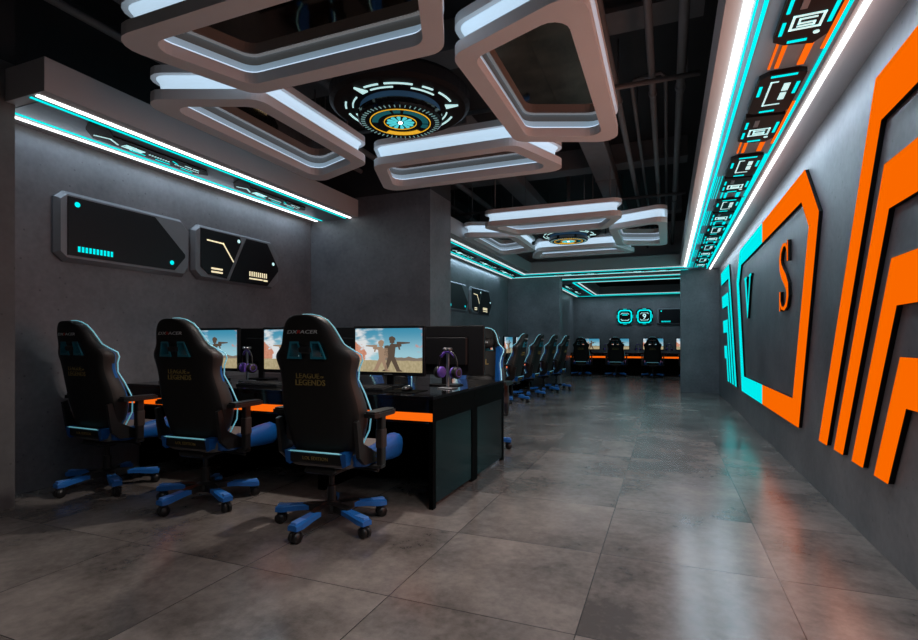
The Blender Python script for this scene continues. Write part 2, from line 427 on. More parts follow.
# ------------------------------------------------------------------ room shell
XR, XL, XP, XL2 = 1.08, -4.55, -4.217, -3.85
YB = 13.0          # cross wall with the wide opening
YF, XFL = 19.3, -3.18
ZT = 3.08          # top of the grey wall finish
ZC = 3.95
struct('floor', MB().box(-5.2, 1.3, -3.2, 19.6, -0.1, 0.0), 'floor')
struct('ceiling', MB().box(-5.2, 1.3, -3.2, 19.6, ZC, ZC + 0.1), 'black')
struct('wall_right', MB().box(XR, XR + 0.2, -3.2, 19.6, 0, ZC), 'wall')
struct('wall_behind_camera', MB().box(-5.2, XR, -3.2, -3.0, 0, ZC), 'pillar')
struct('wall_left_pillar', MB().box(-5.2, XP, -3.0, 2.197, 0, ZT), 'pillar')
struct('wall_left_pillar_top', MB().box(-5.2, XP, -3.0, 2.197, ZT, ZC), 'black')
struct('wall_left', MB().box(-5.2, XL, 2.197, 5.86, 0, ZT), 'wall')
struct('wall_left_top', MB().box(-5.2, XL, 2.197, 5.86, ZT, ZC), 'black')
struct('wall_left_column', MB().box(-5.2, -2.74, 5.86, 6.52, 0, ZT - 0.02), 'wall')
struct('wall_left_column_top', MB().box(-5.2, -2.74, 5.86, 6.52, ZT - 0.02, ZC), 'black')
struct('wall_left_far_bay', MB().box(-5.2, XL2, 6.52, YB, 0, ZT), 'wall')
struct('wall_left_far_bay_top', MB().box(-5.2, XL2, 6.52, YB, ZT, ZC), 'black')
struct('wall_left_pier', MB().box(-5.2, -2.50, YB, YB + 0.35, 0, ZS), 'wall')
struct('wall_right_pier', MB().box(0.29, XR, YB - 0.1, YB + 0.35, 0, ZS), 'wall')
struct('wall_lintel', MB().box(-5.2, XR, YB, YB + 0.35, ZS, ZC), 'soffit')
struct('wall_far', MB().box(-5.2, 1.3, YF, YF + 0.2, 0, ZC), 'wall')
struct('wall_far_room_left', MB().box(-5.2, XFL, YB + 0.35, YF, 0, ZC), 'wall')

# soffits: raised shell with underside panel, white led and cyan lines as children
def strip(parent, name, x0, x1, y0, y1, m, t=0.012, z=ZS):
    return struct(name, MB().box(x0, x1, y0, y1, z - t, z), m, parent)
SH = 0.25
# bay one, left
s1 = struct('trim_1', MB().box(XL, -3.79, 2.20, 5.86, ZS, ZS + .225).box(-4.215, -3.79, 2.14, 2.20, ZS, ZS + .225), 'soffit')
strip(s1, 'underside_panel', -4.33, -3.97, 2.22, 5.84, 'panel', 0.004)
strip(s1, 'led_strip', -3.92, -3.885, 2.16, 5.84, 'led', 0.007)
strip(s1, 'led_strip', -4.45, -4.425, 2.22, 5.84, 'led', 0.007)
strip(s1, 'cyan_strip', -3.985, -3.965, 2.16, 5.84, 'cyan', 0.007)
strip(s1, 'cyan_strip', -4.365, -4.345, 2.22, 5.84, 'cyan', 0.007)
# bay two, left
s2 = struct('trim_2', MB().box(XL2, -3.03, 6.52, 12.15, ZS, ZS + SH), 'soffit')
strip(s2, 'underside_panel', -3.64, -3.28, 6.54, 12.9, 'panel', 0.004)
strip(s2, 'led_strip', -3.235, -3.195, 6.54, 12.30, 'ledthin', 0.012)
strip(s2, 'led_strip', -3.76, -3.73, 6.54, 12.98, 'ledthin', 0.012)
strip(s2, 'cyan_strip', -3.31, -3.285, 6.54, 12.4, 'cyan')
strip(s2, 'cyan_strip', -3.67, -3.645, 6.54, 12.9, 'cyan')
# right, full length
s3 = struct('trim_3', MB().box(0.265, XR, -3.0, 12.15, ZS, ZS + SH), 'soffit')
strip(s3, 'underside_panel', 0.40, 0.86, -3.0, 12.9, 'panel', 0.004)
strip(s3, 'led_strip', 0.345, 0.385, -3.0, 12.3, 'led', 0.012)
strip(s3, 'led_strip', 0.885, 0.912, -3.0, 12.9, 'led', 0.012)
strip(s3, 'cyan_strip', 0.400, 0.409, -3.0, 12.35, 'cyan')
strip(s3, 'cyan_strip', 0.436, 0.455, -3.0, 12.4, 'cyan')
strip(s3, 'cyan_strip', 0.815, 0.833, -3.0, 12.8, 'cyan')
# cross soffit before the opening
s4 = struct('trim_4', MB().box(XL2, XR, 12.15, YB, ZS, ZS + SH), 'soffit')
strip(s4, 'underside_panel', -3.3, 0.40, 12.38, 12.85, 'panel', 0.004)
strip(s4, 'led_strip', -3.2, 0.36, 12.25, 12.280, 'ledthin', 0.006)
strip(s4, 'led_strip', -3.7, 0.36, 12.92, 12.950, 'ledthin', 0.006)
strip(s4, 'cyan_strip', -3.28, 0.44, 12.38, 12.42, 'cyan')
strip(s4, 'cyan_strip', -3.6, 0.44, 12.80, 12.84, 'cyan')
# far room: near, left and far soffits
s5 = struct('trim_5', MB().box(XFL, XR, YB + 0.35, 14.75, ZS, ZS + SH), 'soffit')
strip(s5, 'led_strip', -2.3, 1.0, 14.58, 14.610, 'ledthin', 0.006)
strip(s5, 'led_strip', -3.0, 1.0, 13.62, 13.650, 'ledthin', 0.006)
strip(s5, 'cyan_strip', -2.4, 1.0, 14.46, 14.50, 'cyan')
strip(s5, 'cyan_strip', -2.9, 1.0, 13.75, 13.79, 'cyan')
s6 = struct('trim_6', MB().box(XFL, -2.15, 14.75, 18.4, ZS, ZS + SH), 'soffit')
strip(s6, 'underside_panel', -2.93, -2.42, 13.8, 18.9, 'panel', 0.004)
strip(s6, 'led_strip', -2.31, -2.27, 14.6, 18.55, 'ledthin', 0.008)
strip(s6, 'led_strip', -3.07, -3.03, 13.7, 19.2, 'ledthin', 0.008)
strip(s6, 'cyan_strip', -2.44, -2.40, 14.5, 18.7, 'cyan')
strip(s6, 'cyan_strip', -2.97, -2.93, 13.8, 19.0, 'cyan')
s7 = struct('trim_7', MB().box(XFL, XR, 18.4, YF, ZS, ZS + SH), 'soffit')
strip(s7, 'led_strip', -2.3, 1.0, 18.52, 18.550, 'ledthin', 0.006)
strip(s7, 'cyan_strip', -2.4, 1.0, 18.68, 18.72, 'cyan')
strip(s7, 'cyan_strip', -2.9, 1.0, 19.0, 19.04, 'cyan')
# ------------------------------------------------------------------ right wall emblem
XW = XR - 0.05
DE = 0.03
KE = (XR - DE) / 1.03
def sk(p): return (p[0] * KE, 1.15 + (p[1] - 1.15) * KE)
def slab(name, poly, m, label, cat, group=None, depth=DE):
    poly = [sk(p) for p in poly]
    t = thing(name, label, cat, (XR, 0, 0), 0, group)
    obj('backing', MB().prism([(y, z) for y, z in poly], -depth + 0.004, 0, 'x'), 'side', t)
    obj('lit_face', MB().prism([(y, z) for y, z in poly], -depth, -depth + 0.004, 'x'), m, t)
    return t
YM = 6.925
outer = [(4.92, 2.54), (4.51, 2.11), (5.14, 0.425), (YM, 0.425), (8.71, 0.425), (9.34, 2.11), (8.93, 2.54), (YM, 2.54)]
inner = [(5.03, 2.31), (4.79, 2.055), (5.35, 0.65), (YM, 0.65), (8.50, 0.65), (9.06, 2.055), (8.82, 2.31), (YM, 2.31)]
outer = [sk(p) for p in outer]; inner = [sk(p) for p in inner]
fr = thing('emblem_frame', 'large hexagonal wall frame, orange right half and cyan left half, around letters V and S', 'wall emblem', (XR, 0, 0))
def halfband(ids, a, b):
    q = [outer[k] for k in ids]; r = [inner[k] for k in ids]
    mb = MB()
    for k in range(len(ids) - 1): mb.prism([q[k], q[k + 1], r[k + 1], r[k]], a, b, 'x')
    return mb
for ids, m, lab in (((7, 0, 1, 2, 3), 'orangeface', 'orange half'), ((3, 4, 5, 6, 7), 'cyanface', 'cyan half')):
    obj('lit_face', halfband(ids, -DE, -DE + .004), m, fr, lab)
    obj('backing', halfband(ids, -DE + .004, 0), 'side', fr)
claws = [
    [(4.50, .43), (3.385, 2.552), (1.92, 2.552), (2.02, 2.305), (3.32, 2.305), (4.305, .43)],
    [(4.13, .435), (3.268, 2.057), (2.15, 2.057), (2.25, 1.82), (3.217, 1.82), (3.952, .435)],
    [(3.772, .435), (3.176, 1.565), (2.37, 1.565), (2.47, 1.328), (3.123, 1.328), (3.591, .435)],
    [(3.411, .435), (3.073, 1.078), (2.62, 1.078), (2.72, .84), (3.016, .84), (3.229, .435)]]
wn = ['tallest and nearest the hexagonal frame', 'second tallest of its four', 'third tallest of its four', 'shortest and lowest of its four']
for i, c in enumerate(claws):
    slab('wall_bracket', c, 'orangeface', 'orange hook-shaped wall bar, %s' % wn[i], 'wall bar', 'orange hooked wall bars')
    slab('wall_bracket', [(2 * YM - y, z) for y, z in c], 'cyanface', 'cyan hook-shaped wall bar, %s' % wn[i], 'wall bar', 'cyan hooked wall bars')
def letter(name, polys, m, label):
    t = thing(name, label, 'wall letter', (XR, 0, 0))
    a, b = MB(), MB()
    for p in polys:
        p = [sk(q) for q in p]; a.prism(p, -DE, 0, 'x'); b.prism(p, -DE - .004, -DE, 'x')
    obj('backing', a, 'side', t); obj('lit_face', b, m, t)
def serif(y, z, w, h=0.03): return [(y - w, z), (y + w, z), (y + w, z + h), (y - w, z + h)]
# V reads from the room side: +y is to the reader's left
vc = 8.10
def R(y): return vc - y   # reader x -> wall y
letter('letter_v', [[(R(-.27), 2.04), (R(-.13), 2.04), (R(.03), 1.60), (R(0), 1.475)], [(R(.21), 2.04), (R(.27), 2.04), (R(0), 1.475), (R(-.02), 1.54)],
                    serif(R(-.20), 2.03, .12), serif(R(.24), 2.03, .09)], 'cyanface', 'cyan serif letter V mounted inside the hexagonal frame')
sc_, sp_ = 5.72, []
def S_poly():
    ctr = [(.20, 1.99), (.10, 2.065), (-.03, 2.075), (-.15, 2.03), (-.20, 1.95), (-.165, 1.87), (-.06, 1.80), (.07, 1.74), (.18, 1.665), (.20, 1.58), (.14, 1.50), (.02, 1.465), (-.12, 1.48), (-.21, 1.55)]
    wd = [.03, .035, .04, .06, .09, .12, .135, .135, .12, .09, .06, .04, .035, .03]
    L_, R_ = [], []
    for i, (x, z) in enumerate(ctr):
        a = ctr[max(i - 1, 0)]; b = ctr[min(i + 1, len(ctr) - 1)]
        d = Vector((b[0] - a[0], b[1] - a[1])).normalized(); n = Vector((-d.y, d.x)) * wd[i] * 0.4
        L_.append((x + n.x, z + n.y)); R_.append((x - n.x, z - n.y))
    return [[L_[i], L_[i + 1], R_[i + 1], R_[i]] for i in range(len(ctr) - 1)]
sp = [[(sc_ - x * .85, z) for x, z in q] for q in S_poly()]
sp += [[(sc_ - x * .85, z) for x, z in q] for q in ([(.17, 1.90), (.215, 1.90), (.215, 2.09), (.19, 2.09)], [(-.225, 1.45), (-.20, 1.45), (-.185, 1.64), (-.225, 1.64)])]
letter('letter_s', sp, 'orangeface', 'orange serif letter S mounted inside the hexagonal frame')

# ------------------------------------------------------------------ light-box panels on the left walls and the far wall
def dot(mb, u, v, r, a, b, ax): return mb.prism([(u + r * math.cos(t), v + r * math.sin(t)) for t in (2 * PI * k / 10 for k in range(10))], a, b, ax)
def wall_panel_long(loc, rz, label, lit='cyan', w=1.25, group=None):
    """local: x along the wall to the right, y into the wall, z up; 0.6 high"""
    t = thing('wall_panel', label, 'wall panel', loc, rz, group); h = 0.57
    o = [(0.0, .06), (.07, 0), (w - .07, 0), (w, .08), (w, h - .10), (w - .10, h), (.07, h), (0, h - .06)]
    i = [(.035, .075), (.085, .03), (w - .08, .03), (w - .03, .10), (w - .03, h - .11), (w - .11, h - .03), (.085, h - .03), (.035, h - .075)]
    o_ = [(x, z) for x, z in o]
    mb = MB().prism(o_, -0.02, 0, 'y')
    mb.loft([[(x, -0.02, z) for x, z in o], [(x, -0.055, z) for x, z in i]], smooth=False)
    obj('panel_frame', mb, 'panelframe', t)
    scr = [(.085, .05), (w - .30, .05), (w - .19, .05), (w - .07, .19), (w - .07, .22), (w - .40, h - .045), (.085, h - .045)]
    obj('panel_face', MB().prism(scr, -0.064, -0.05, 'y'), 'panelblack', t)
    for u, v in ((.155, h - .10), (w - .22, .12)):
        obj('indicator_dot', dot(MB(), u, v, .022, -.067, -.064, 'y'), lit, t)
    b = MB()
    for k in range(10): b.prism([(.16 + k * .030, .085), (.178 + k * .030, .085), (.178 + k * .030, .13), (.16 + k * .030, .13)], -.067, -.064, 'y')
    obj('indicator_bars', b, lit, t)
    return t
def wall_panel_split(loc, rz, label, w=1.27, group=None):
    t = thing('wall_panel', label, 'wall panel', loc, rz, group); h = 0.57
    o = [(0.0, .08), (.09, 0), (w - .12, 0), (w, .09), (w, h - .16), (w - .14, h), (.08, h), (0, h - .07)]
    i = [(.03, .09), (.10, .03), (w - .12, .02), (w - .02, .10), (w - .02, h - .17), (w - .15, h - .02), (.09, h - .03), (.03, h - .08)]
    mb = MB().prism(o, -0.02, 0, 'y').loft([[(x, -0.02, z) for x, z in o], [(x, -0.055, z) for x, z in i]], smooth=False)
    obj('panel_frame', mb, 'panelframe', t)
    obj('panel_face', MB().prism([(.09, .13), (.19, .06), (.43, .04), (.64, h - .10), (.62, h - .04), (.09, h - .04)], -0.064, -0.05, 'y'), 'panelblack', t)
    obj('panel_face', MB().prism([(.47, .02), (w - .22, .02), (w - .03, .22), (w - .03, .26), (w - .22, h - .04), (.72, h - .04)], -0.064, -0.05, 'y'), 'panelblack', t)
    for u, v in ((.60, h - .09), (w - .12, .30)): obj('indicator_dot', dot(MB(), u, v, .020, -.067, -.064, 'y'), 'pale', t)
    obj('zigzag_line', stroke([(.17, .42), (.38, .415), (.52, .24)], .014, -.067, -.064, 'y'), 'cream', t)
    b = MB()
    for z in (.085, .12): b.prism([(.22, z), (.37, z), (.37, z + .018), (.22, z + .018)], -.067, -.064, 'y')
    obj('indicator_bars', b, 'cream', t)
    b = MB()
    for k in range(9): b.prism([(.76 + k * .033, .11), (.775 + k * .033, .11), (.775 + k * .033, .165), (.76 + k * .033, .165)], -.067, -.064, 'y')
    b.prism([(.76, .075), (.97, .075), (.97, .09), (.76, .09)], -.067, -.064, 'y').prism([(.985, .07), (1.05, .07), (1.05, .09), (.985, .09)], -.067, -.064, 'y')
    obj('indicator_bars', b, 'cream', t)
    return t
RZL = PI / 2    # on the left wall the reader's right is +y and the wall lies towards -x
wall_panel_long((XL, 2.62, 1.805), RZL, 'grey-framed black wall panel with cyan dots and bars, on the near left wall', w=1.25)
wall_panel_split((XL, 3.90, 1.805), RZL, 'grey-framed black wall panel with cream zigzag line, on the near left wall')
wall_panel_long((XL2, 8.58, 1.75), RZL, 'grey-framed black wall panel with cyan lights, in the bay beyond the column', w=1.40)
wall_panel_split((XL2, 10.1, 1.75), RZL, 'grey-framed black wall panel with cream zigzag, in the bay beyond the column', w=1.38)
wall_panel_long((-0.34, YF, 1.75), 0, 'grey-framed black panel on the far wall beside the glowing octagons', w=1.3)
def octa(r, c): return [(-r, -r + c), (-r + c, -r), (r - c, -r), (r, -r + c), (r, r - c), (r - c, r), (-r + c, r), (-r, r - c)]
def octo_sign(x, label, digit):
    t = thing('octagon_sign', label, 'glowing sign', (x, YF, 2.05), 0, 'glowing octagonal signs on the far wall')
    obj('sign_body', MB().prism(octa(.28, .09), -0.04, 0, 'y'), 'boardblack', t)
    obj('glow_ring', MB().ring(octa(.235, .075), octa(.195, .06), -0.05, -0.04, 'y'), 'cyan', t)
    for k in range(4):
        a = k * PI / 2
        T = Matrix.Rotation(a, 4, 'Y')
        obj('edge_light', MB().box(-.06, .06, -.046, -.04, .255, .272, T=T), 'cyan', t)
        obj('edge_light', stroke([(.19, .262), (.262, .19)], .012, -.046, -.04, 'y').__class__().box(-.05, .05, -.046, -.04, .325, .338, T=Matrix.Rotation(a + PI / 4, 4, 'Y')) , 'teal', t)
    obj('inner_line', stroke([(-.14, .08), (-.10, .12), (.10, .12), (.14, .08)], .012, -.047, -.04, 'y'), 'pale', t)
    obj('inner_line', stroke([(-.14, -.09), (-.10, -.13), (.10, -.13), (.14, -.09)], .016, -.047, -.04, 'y'), 'pale', t)
    if digit: obj('digit', xform(text_mb('9', .26, .003, .004), Matrix.Translation((0, -.045, -.09))), 'pale', t)
    else: obj('inner_line', MB().box(-.09, .09, -.047, -.04, .045, .075), 'cyan', t)
octo_sign(-1.385, 'cyan glowing octagonal sign with lines only, left of the one reading 9', False)
octo_sign(-0.735, 'cyan glowing octagonal sign showing the digit 9', True)

# ------------------------------------------------------------------ graphic boards under the soffits
def glyph(mb, cx, cy, s, f=1):
    """square maze mark drawn in the xy plane just below the soffit"""
    q = [(-1, -1), (1, -1), (1, 1), (-1, 1)]
    z0, z1 = -.018, -.014
    for pts, w in (([(-1, -.9), (-1, .9), (1, .9), (1, -.9), (-1, -.9)], .16), ([(-.5, .45), (.55, .45), (.55, 0), (-.5, 0), (-.5, -.45), (.55, -.45)], .2)):
        m2 = stroke([(cx + x * s * 1.0, cy + y * s * .8) for x, y in pts], w * s, z0, z1)
        mb.v, mb.f, mb.sm = mb.v + m2.v, mb.f + [[i + len(mb.v) for i in f_] for f_ in m2.f], mb.sm + m2.sm
    return mb
def join(mb, m2):
    k = len(mb.v); mb.v += m2.v; mb.f += [[i + k for i in f] for f in m2.f]; mb.sm += m2.sm; return mb
def left_board(loc, rz, label, group):
    """long chevron board: local y runs along the soffit, 1.22 long, 0.27 wide"""
    t = thing('circuit_board_panel', label, 'soffit graphic', loc, rz, group)
    obj('board', MB().prism([(-.03, -.13), (.12, -.13), (.22, -.03), (1.12, -.03), (1.22, .06), (1.12, .15), (.18, .15), (.04, .02)], -.014, 0), 'boardblack', t)
    m = MB()
    join(m, stroke([(.14, .07), (.24, .03), (.34, .09)], .012, -.018, -.014))
    obj('trace_line', m, 'pale', t)
    g = MB(); glyph(g, .42, .065, .042); glyph(g, .51, .065, .034); obj('glyph', g, 'pale', t)
    m = MB()
    for k in range(8): m.box(.60 + k * .026, .612 + k * .026, .055, .07, -.018, -.014)
    m.box(.93, 1.00, .02, .03, -.018, -.014); m.box(1.02, 1.08, .02, .03, -.018, -.014)
    for k in range(10): m.box(.86 + k * .027, .878 + k * .027, .07, .076, -.018, -.014)
    obj('trace_dots', m, 'pale', t)
    m = MB()
    for a, b in ((.46, .60), (.70, .84), (.96, 1.08)): m.box(a, b, .108, .118, -.018, -.014)
    join(m, stroke([(.80, .02), (.87, .05)], .008, -.018, -.014))
    obj('trace_line', m, 'cyan', t)
    return t
RB = Matrix.Identity(4)
lb = left_board((-4.12, 2.58, ZS - .004), PI / 2, 'black circuit graphic on the left soffit, the nearer of two', 'circuit graphics under the near left soffit')
for c in kids(lb): c.data.transform(Matrix.Translation((0, -.0, 0)))
dup(lb, (-4.12, 4.04, ZS - .004), PI / 2, 'black circuit graphic on the left soffit, touching the column end')
for k, (x, y, rz, nm) in enumerate(((-3.46, 6.9, PI / 2, 'first beyond the column'), (-3.46, 8.35, PI / 2, 'second beyond the column'), (-3.46, 9.8, PI / 2, 'third beyond the column'), (-3.46, 11.2, PI / 2, 'fourth and last beyond the column'))):
    dup(lb, (x, y, ZS - .004), rz, 'black circuit graphic under the far-bay left soffit, %s' % nm, 'circuit graphics under the far-bay soffit')
for k, (x, nm) in enumerate(((-2.7, 'leftmost'), (-1.1, 'rightmost'))):
    dup(lb, (x, 12.6, ZS - .004), 0, 'black circuit graphic on the cross soffit before the opening, %s' % nm, 'circuit graphics on the cross soffit')
for k, (y, nm) in enumerate(((15.0, 'nearer'), (16.7, 'farther'))):
    dup(lb, (-2.68, y, ZS - .004), PI / 2, 'black circuit graphic in the back room left soffit, the %s' % nm, 'circuit graphics in the back room')
def right_device(loc, label, warm, group):
    """paired black tablet graphics; local x across, y along, 0.25 x 1.2"""
    t = thing('tablet_graphic', label, 'soffit graphic', loc, 0, group)
    A = [(.0, .05), (.05, 0), (.20, .0), (.25, .03), (.25, .56), (.22, .60), (.03, .57), (.0, .54)]
    B = [(.0, .62), (.25, .65), (.25, 1.10), (.20, 1.18), (.06, 1.15), (.0, 1.10)]
    obj('tablet', MB().prism(A, -.03, 0), 'boardblack', t); obj('tablet', MB().prism(B, -.03, 0), 'boardblack', t)
    m = MB()
    z0, z1 = -.034, -.03
    for x, y, w, h in ((.015, .14, .018, .14), (.218, .14, .018, .16), (.015, .72, .016, .12), (.015, .92, .016, .12), (.218, .78, .018, .2)): obj('edge_light', MB().box(x, x + w, y, y + h, z0, z1), 'cyan', t)
    for x, w, y in ((.06, .14, .015), (.07, .09, .535), (.07, .09, 1.11)): obj('edge_light', MB().box(x, x + w, y, y + .02, z0, z1), 'cyan', t)
    obj('bracket_line', stroke([(.11, .10), (.075, .10), (.075, .44), (.17, .44)], .010, z0, z1), 'pale', t)
    m = MB(); m.box(.15, .185, .14, .24, z0, z1); m.box(.15, .185, .27, .37, z0, z1); dot(m, .19, 1.06, .015, z0, z1, 'z')
    obj('indicator_block', m, 'pale', t)
    obj('indicator_block', MB().box(.07, .10, .70, .82, z0, z1), 'panelframe', t)
    m = MB()
    join(m, stroke([(.06, .88), (.19, .88), (.19, 1.0), (.06, 1.0), (.06, .88)], .012, z0, z1))
    join(m, stroke([(.16, .91), (.09, .91), (.09, .95), (.16, .95), (.16, .975), (.09, .975)], .010, z0, z1))
    obj('glyph', m, 'pale', t)
    col = 'orangeled' if warm else 'cyan'
    m = MB()
    for x, w in ((.03, .012), (.065, .022), (.18, .035)): m.box(x, x + w, 1.15, 1.45, -.012, -.004)
    obj('cable_line', m, col, t)
    m = MB(); m.box(.262, .28, .5 if warm else .06, 1.3 if warm else 1.45, -.012, -.004); obj('cable_line', m, col, t)
    m = MB()
    for x in (-.085, -.065, -.045, -.02): m.box(x, x + .005, .6, 1.45, -.012, -.004)
    if not warm: obj('cable_line', m, 'cyan', t)
    return t
ords = ['nearest, cut by the top of the picture', 'second from the near end', 'third from the near end', 'fourth from the near end', 'fifth from the near end', 'sixth from the near end', 'farthest, by the cross soffit']
GR = 'black tablet graphics under the right soffit'
d1 = right_device((.53, 2.13, ZS - .004), 'black tablet soffit graphic with orange lines, %s' % ords[0], True, GR)
dup(d1, (.53, 3.62, ZS - .004), 0, 'black tablet soffit graphic with orange lines, %s' % ords[1])
d2 = right_device((.53, 5.13, ZS - .004), 'black tablet soffit graphic with cyan lines, %s' % ords[2], False, GR)
for k, y in enumerate((6.60, 8.06, 9.53, 11.0)):
    dup(d2, (.53, y, ZS - .004), 0, 'black tablet soffit graphic with cyan lines, %s' % ords[k + 3])

# ------------------------------------------------------------------ hanging trapezoid light frames
TRAP = [(-1.01, 0.0), (1.01, 0.0), (0.69, 0.80), (-0.69, 0.80)]      # long side outwards, local
def light_frame(label, loc, rz, group):
    t = thing('hanging_light_frame', label, 'ceiling light', loc, rz, group)
    RO = round_poly(TRAP, .13)
    cc = [(x, y) for x, y in TRAP]
    RI = round_poly(offset_poly(cc, .115), .10)
    RW = round_poly(offset_poly(cc, .05), .09)
    RIN = round_poly(offset_poly(cc, .13), .10)
    obj('lower_rim', MB().ring(RO, RI, 0, .07), 'frame', t)
    prof = [(.035, .07), (.052, .085), (.062, .11), (.062, .14), (.052, .165), (.035, .18)]
    obj('light_band', MB().loft([[(x, y, z) for x, y in round_poly(offset_poly(cc, d), .13 - d)] for d, z in prof], cap=False), 'waist', t)
    obj('upper_rim', MB().prism(RO, .18, .235), 'frame', t)
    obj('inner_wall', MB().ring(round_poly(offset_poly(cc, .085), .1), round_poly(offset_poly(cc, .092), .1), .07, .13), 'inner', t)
    obj('led_ring', MB().ring(round_poly(offset_poly(cc, .095), .1), round_poly(offset_poly(cc, .112), .1), .071, .078), 'ringled', t)
    obj('mirror_glass', MB().prism(round_poly(offset_poly(cc, .085), .1), .13, .14), 'mirror', t)
    for x, y in ((-.8, .12), (.8, .12), (-.5, .7), (.5, .7)):
        obj('hanger_rod', MB().tube([(x, y, .235), (x, y, ZC - 2.8)], .008, 6), 'pipe', t)
    return t
def cluster(cx, cy, z, words, first=None, group=''):
    Rr = 1.545
    pos = [((cx, cy - Rr, z), 0, words[0]), ((cx, cy + Rr, z), PI, words[1]), ((cx - Rr + .04, cy, z), -PI / 2, words[2]), ((cx + Rr - .04, cy, z), PI / 2, words[3])]
    for loc, rz, lb_ in pos:
        if first is None: first = light_frame(lb_, loc, rz, group)
        else: dup(first, loc, rz, lb_, group)
    return first
g1 = 'hanging light frames around the near medallion'; g2 = 'hanging light frames around the far medallion'
f0 = cluster(-1.865, 3.45, ZS, ['large trapezoid light frame at the top left, nearest to the camera', 'trapezoid light frame hanging above the column, behind the near medallion',
        'trapezoid light frame left of the near medallion, beside the left soffit', 'salmon-tinted trapezoid light frame right of the near medallion'], None, g1)
cluster(-1.50, 8.55, ZS, ['front trapezoid light frame of the distant cluster', 'rear trapezoid light frame of the distant cluster, by the cross soffit',
        'left trapezoid light frame of the distant cluster', 'right trapezoid light frame of the distant cluster'], f0, g2)

# ------------------------------------------------------------------ medallions
def arc_pts(r, a0, a1, n): return [(r * math.cos(a0 + (a1 - a0) * k / n), r * math.sin(a0 + (a1 - a0) * k / n)) for k in range(n + 1)]
def arc_band(mb, r0, r1, a0, a1, z0, z1, n=10):
    a0, a1 = math.radians(a0), math.radians(a1)
    o = arc_pts(r1, a0, a1, n); i = arc_pts(r0, a0, a1, n)
    for k in range(n): mb.prism([i[k], o[k], o[k + 1], i[k + 1]], z0, z1)
    return mb
def medallion(loc, label):
    t = thing('ceiling_medallion', label, 'ceiling lamp', loc, 0.35, 'round ceiling medallions')
    z = 0.0
    obj('disc', MB().lathe([(.49, .10), (.52, .12), (.52, .20), (.48, .24)], 48), 'boardblack', t)
    obj('drum', MB().lathe([(.30, .0), (.315, .012), (.315, .05), (.29, .06), (.28, .10)], 48), 'gloss', t)
    obj('drum_glow', MB().ring(arc_pts(.30, 0, 2 * PI, 40)[:-1], arc_pts(.27, 0, 2 * PI, 40)[:-1], .062, .098), 'bluel', t)
    m = MB()
    for a0, a1 in ((20, 60), (66, 88), (96, 104), (124, 172), (185, 200), (-40, -18), (240, 256), (262, 290), (300, 312)): obj('arc_light', arc_band(MB(), .395, .408, a0, a1, .093, .10), 'pale', t)
    for a0, a1 in ((10, 34), (52, 90), (135, 170), (188, 216), (-70, -40), (242, 270)): obj('arc_light', arc_band(MB(), .345, .355, a0, a1, .093, .10), 'pale', t)
    m = MB()
    for a in (-8, 112, 232):
        T = Matrix.Rotation(math.radians(a), 4, 'Z')
        obj('arrow_light', MB().prism([(.345, -.02), (.44, -.004), (.44, .004), (.345, .035)], .090, .10, T=T), 'pale', t)
    m = MB()
    for k in range(48): obj('tick_mark', MB().box(.262, .292, -.003, .003, -.004, 0, T=Matrix.Rotation(2 * PI * k / 48, 4, 'Z')), 'tick', t)
    m = MB(); arc_band(m, .222, .228, 0, 360, -.004, 0, 40); arc_band(m, .118, .123, 0, 360, -.004, 0, 30); obj('amber_ring', m, 'yellow', t)
    m = MB()
    for a0, a1 in ((-75, 5), (185, 255), (262, 278), (12, 30)): obj('teal_segment', arc_band(MB(), .165, .21, a0, a1, -.004, 0), 'teal', t)
    obj('amber_arc', arc_band(MB(), .175, .215, 52, 128, -.006, 0), 'yellow', t)
    m = MB()
    for k in range(12):
        T = Matrix.Rotation(2 * PI * k / 12, 4, 'Z')
        m.prism([(.03, -.003), (.095, -.015), (.105, 0), (.095, .015), (.03, .003)], -.005, 0, T=T)
    obj('petal_light', m, 'petal', t)
    obj('centre_light', dot(MB(), 0, 0, .016, -.007, 0, 'z'), 'led', t)
    obj('hanger_rod', MB().tube([(0, 0, .24), (0, 0, ZC - loc[2])], .03, 8), 'pipe', t)
    return t
md = medallion((-1.86, 3.45, 2.80), 'round black ceiling medallion with glowing cyan gear, nearer one')
dup(md, (-1.50, 8.55, 2.80), 0.35, 'round black ceiling medallion with cyan gear, in the distant frame cluster')

# ------------------------------------------------------------------ services under the black ceiling
def pipe(x, z, y0, y1, r, label):
    t = thing('ceiling_pipe', label, 'pipe', (x, y0, z), 0, 'black ceiling pipes')
    obj('pipe_run', MB().tube([(0, 0, 0), (0, y1 - y0, 0)], r, 10), 'pipe', t)
    for k in range(3):
        y = (y1 - y0) * (.25 + .25 * k)
        obj('pipe_collar', MB().tube([(0, y - .03, 0), (0, y + .03, 0)], r * 1.3, 10), 'pipe', t)
        obj('pipe_hanger', MB().tube([(0, y, 0), (0, y, ZC - z)], .006, 6), 'pipe', t)
for x, z, r, lb_ in ((.11, 3.42, .035, 'black ceiling pipe running closest to the right soffit'), (-.12, 3.40, .028, 'thin black ceiling pipe, second from the right soffit'), (-.42, 3.38, .03, 'black ceiling pipe along the edge of the salmon light frame'),
                 (-3.4, 3.45, .035, 'black ceiling pipe running just above the left soffit'), (-3.75, 3.40, .03, 'thin black ceiling pipe hugging the left wall above the soffit'), (-2.95, 3.55, .045, 'thicker black ceiling pipe at the upper left corner')):
    pipe(x, z, -2.9, 12.9, r, lb_)
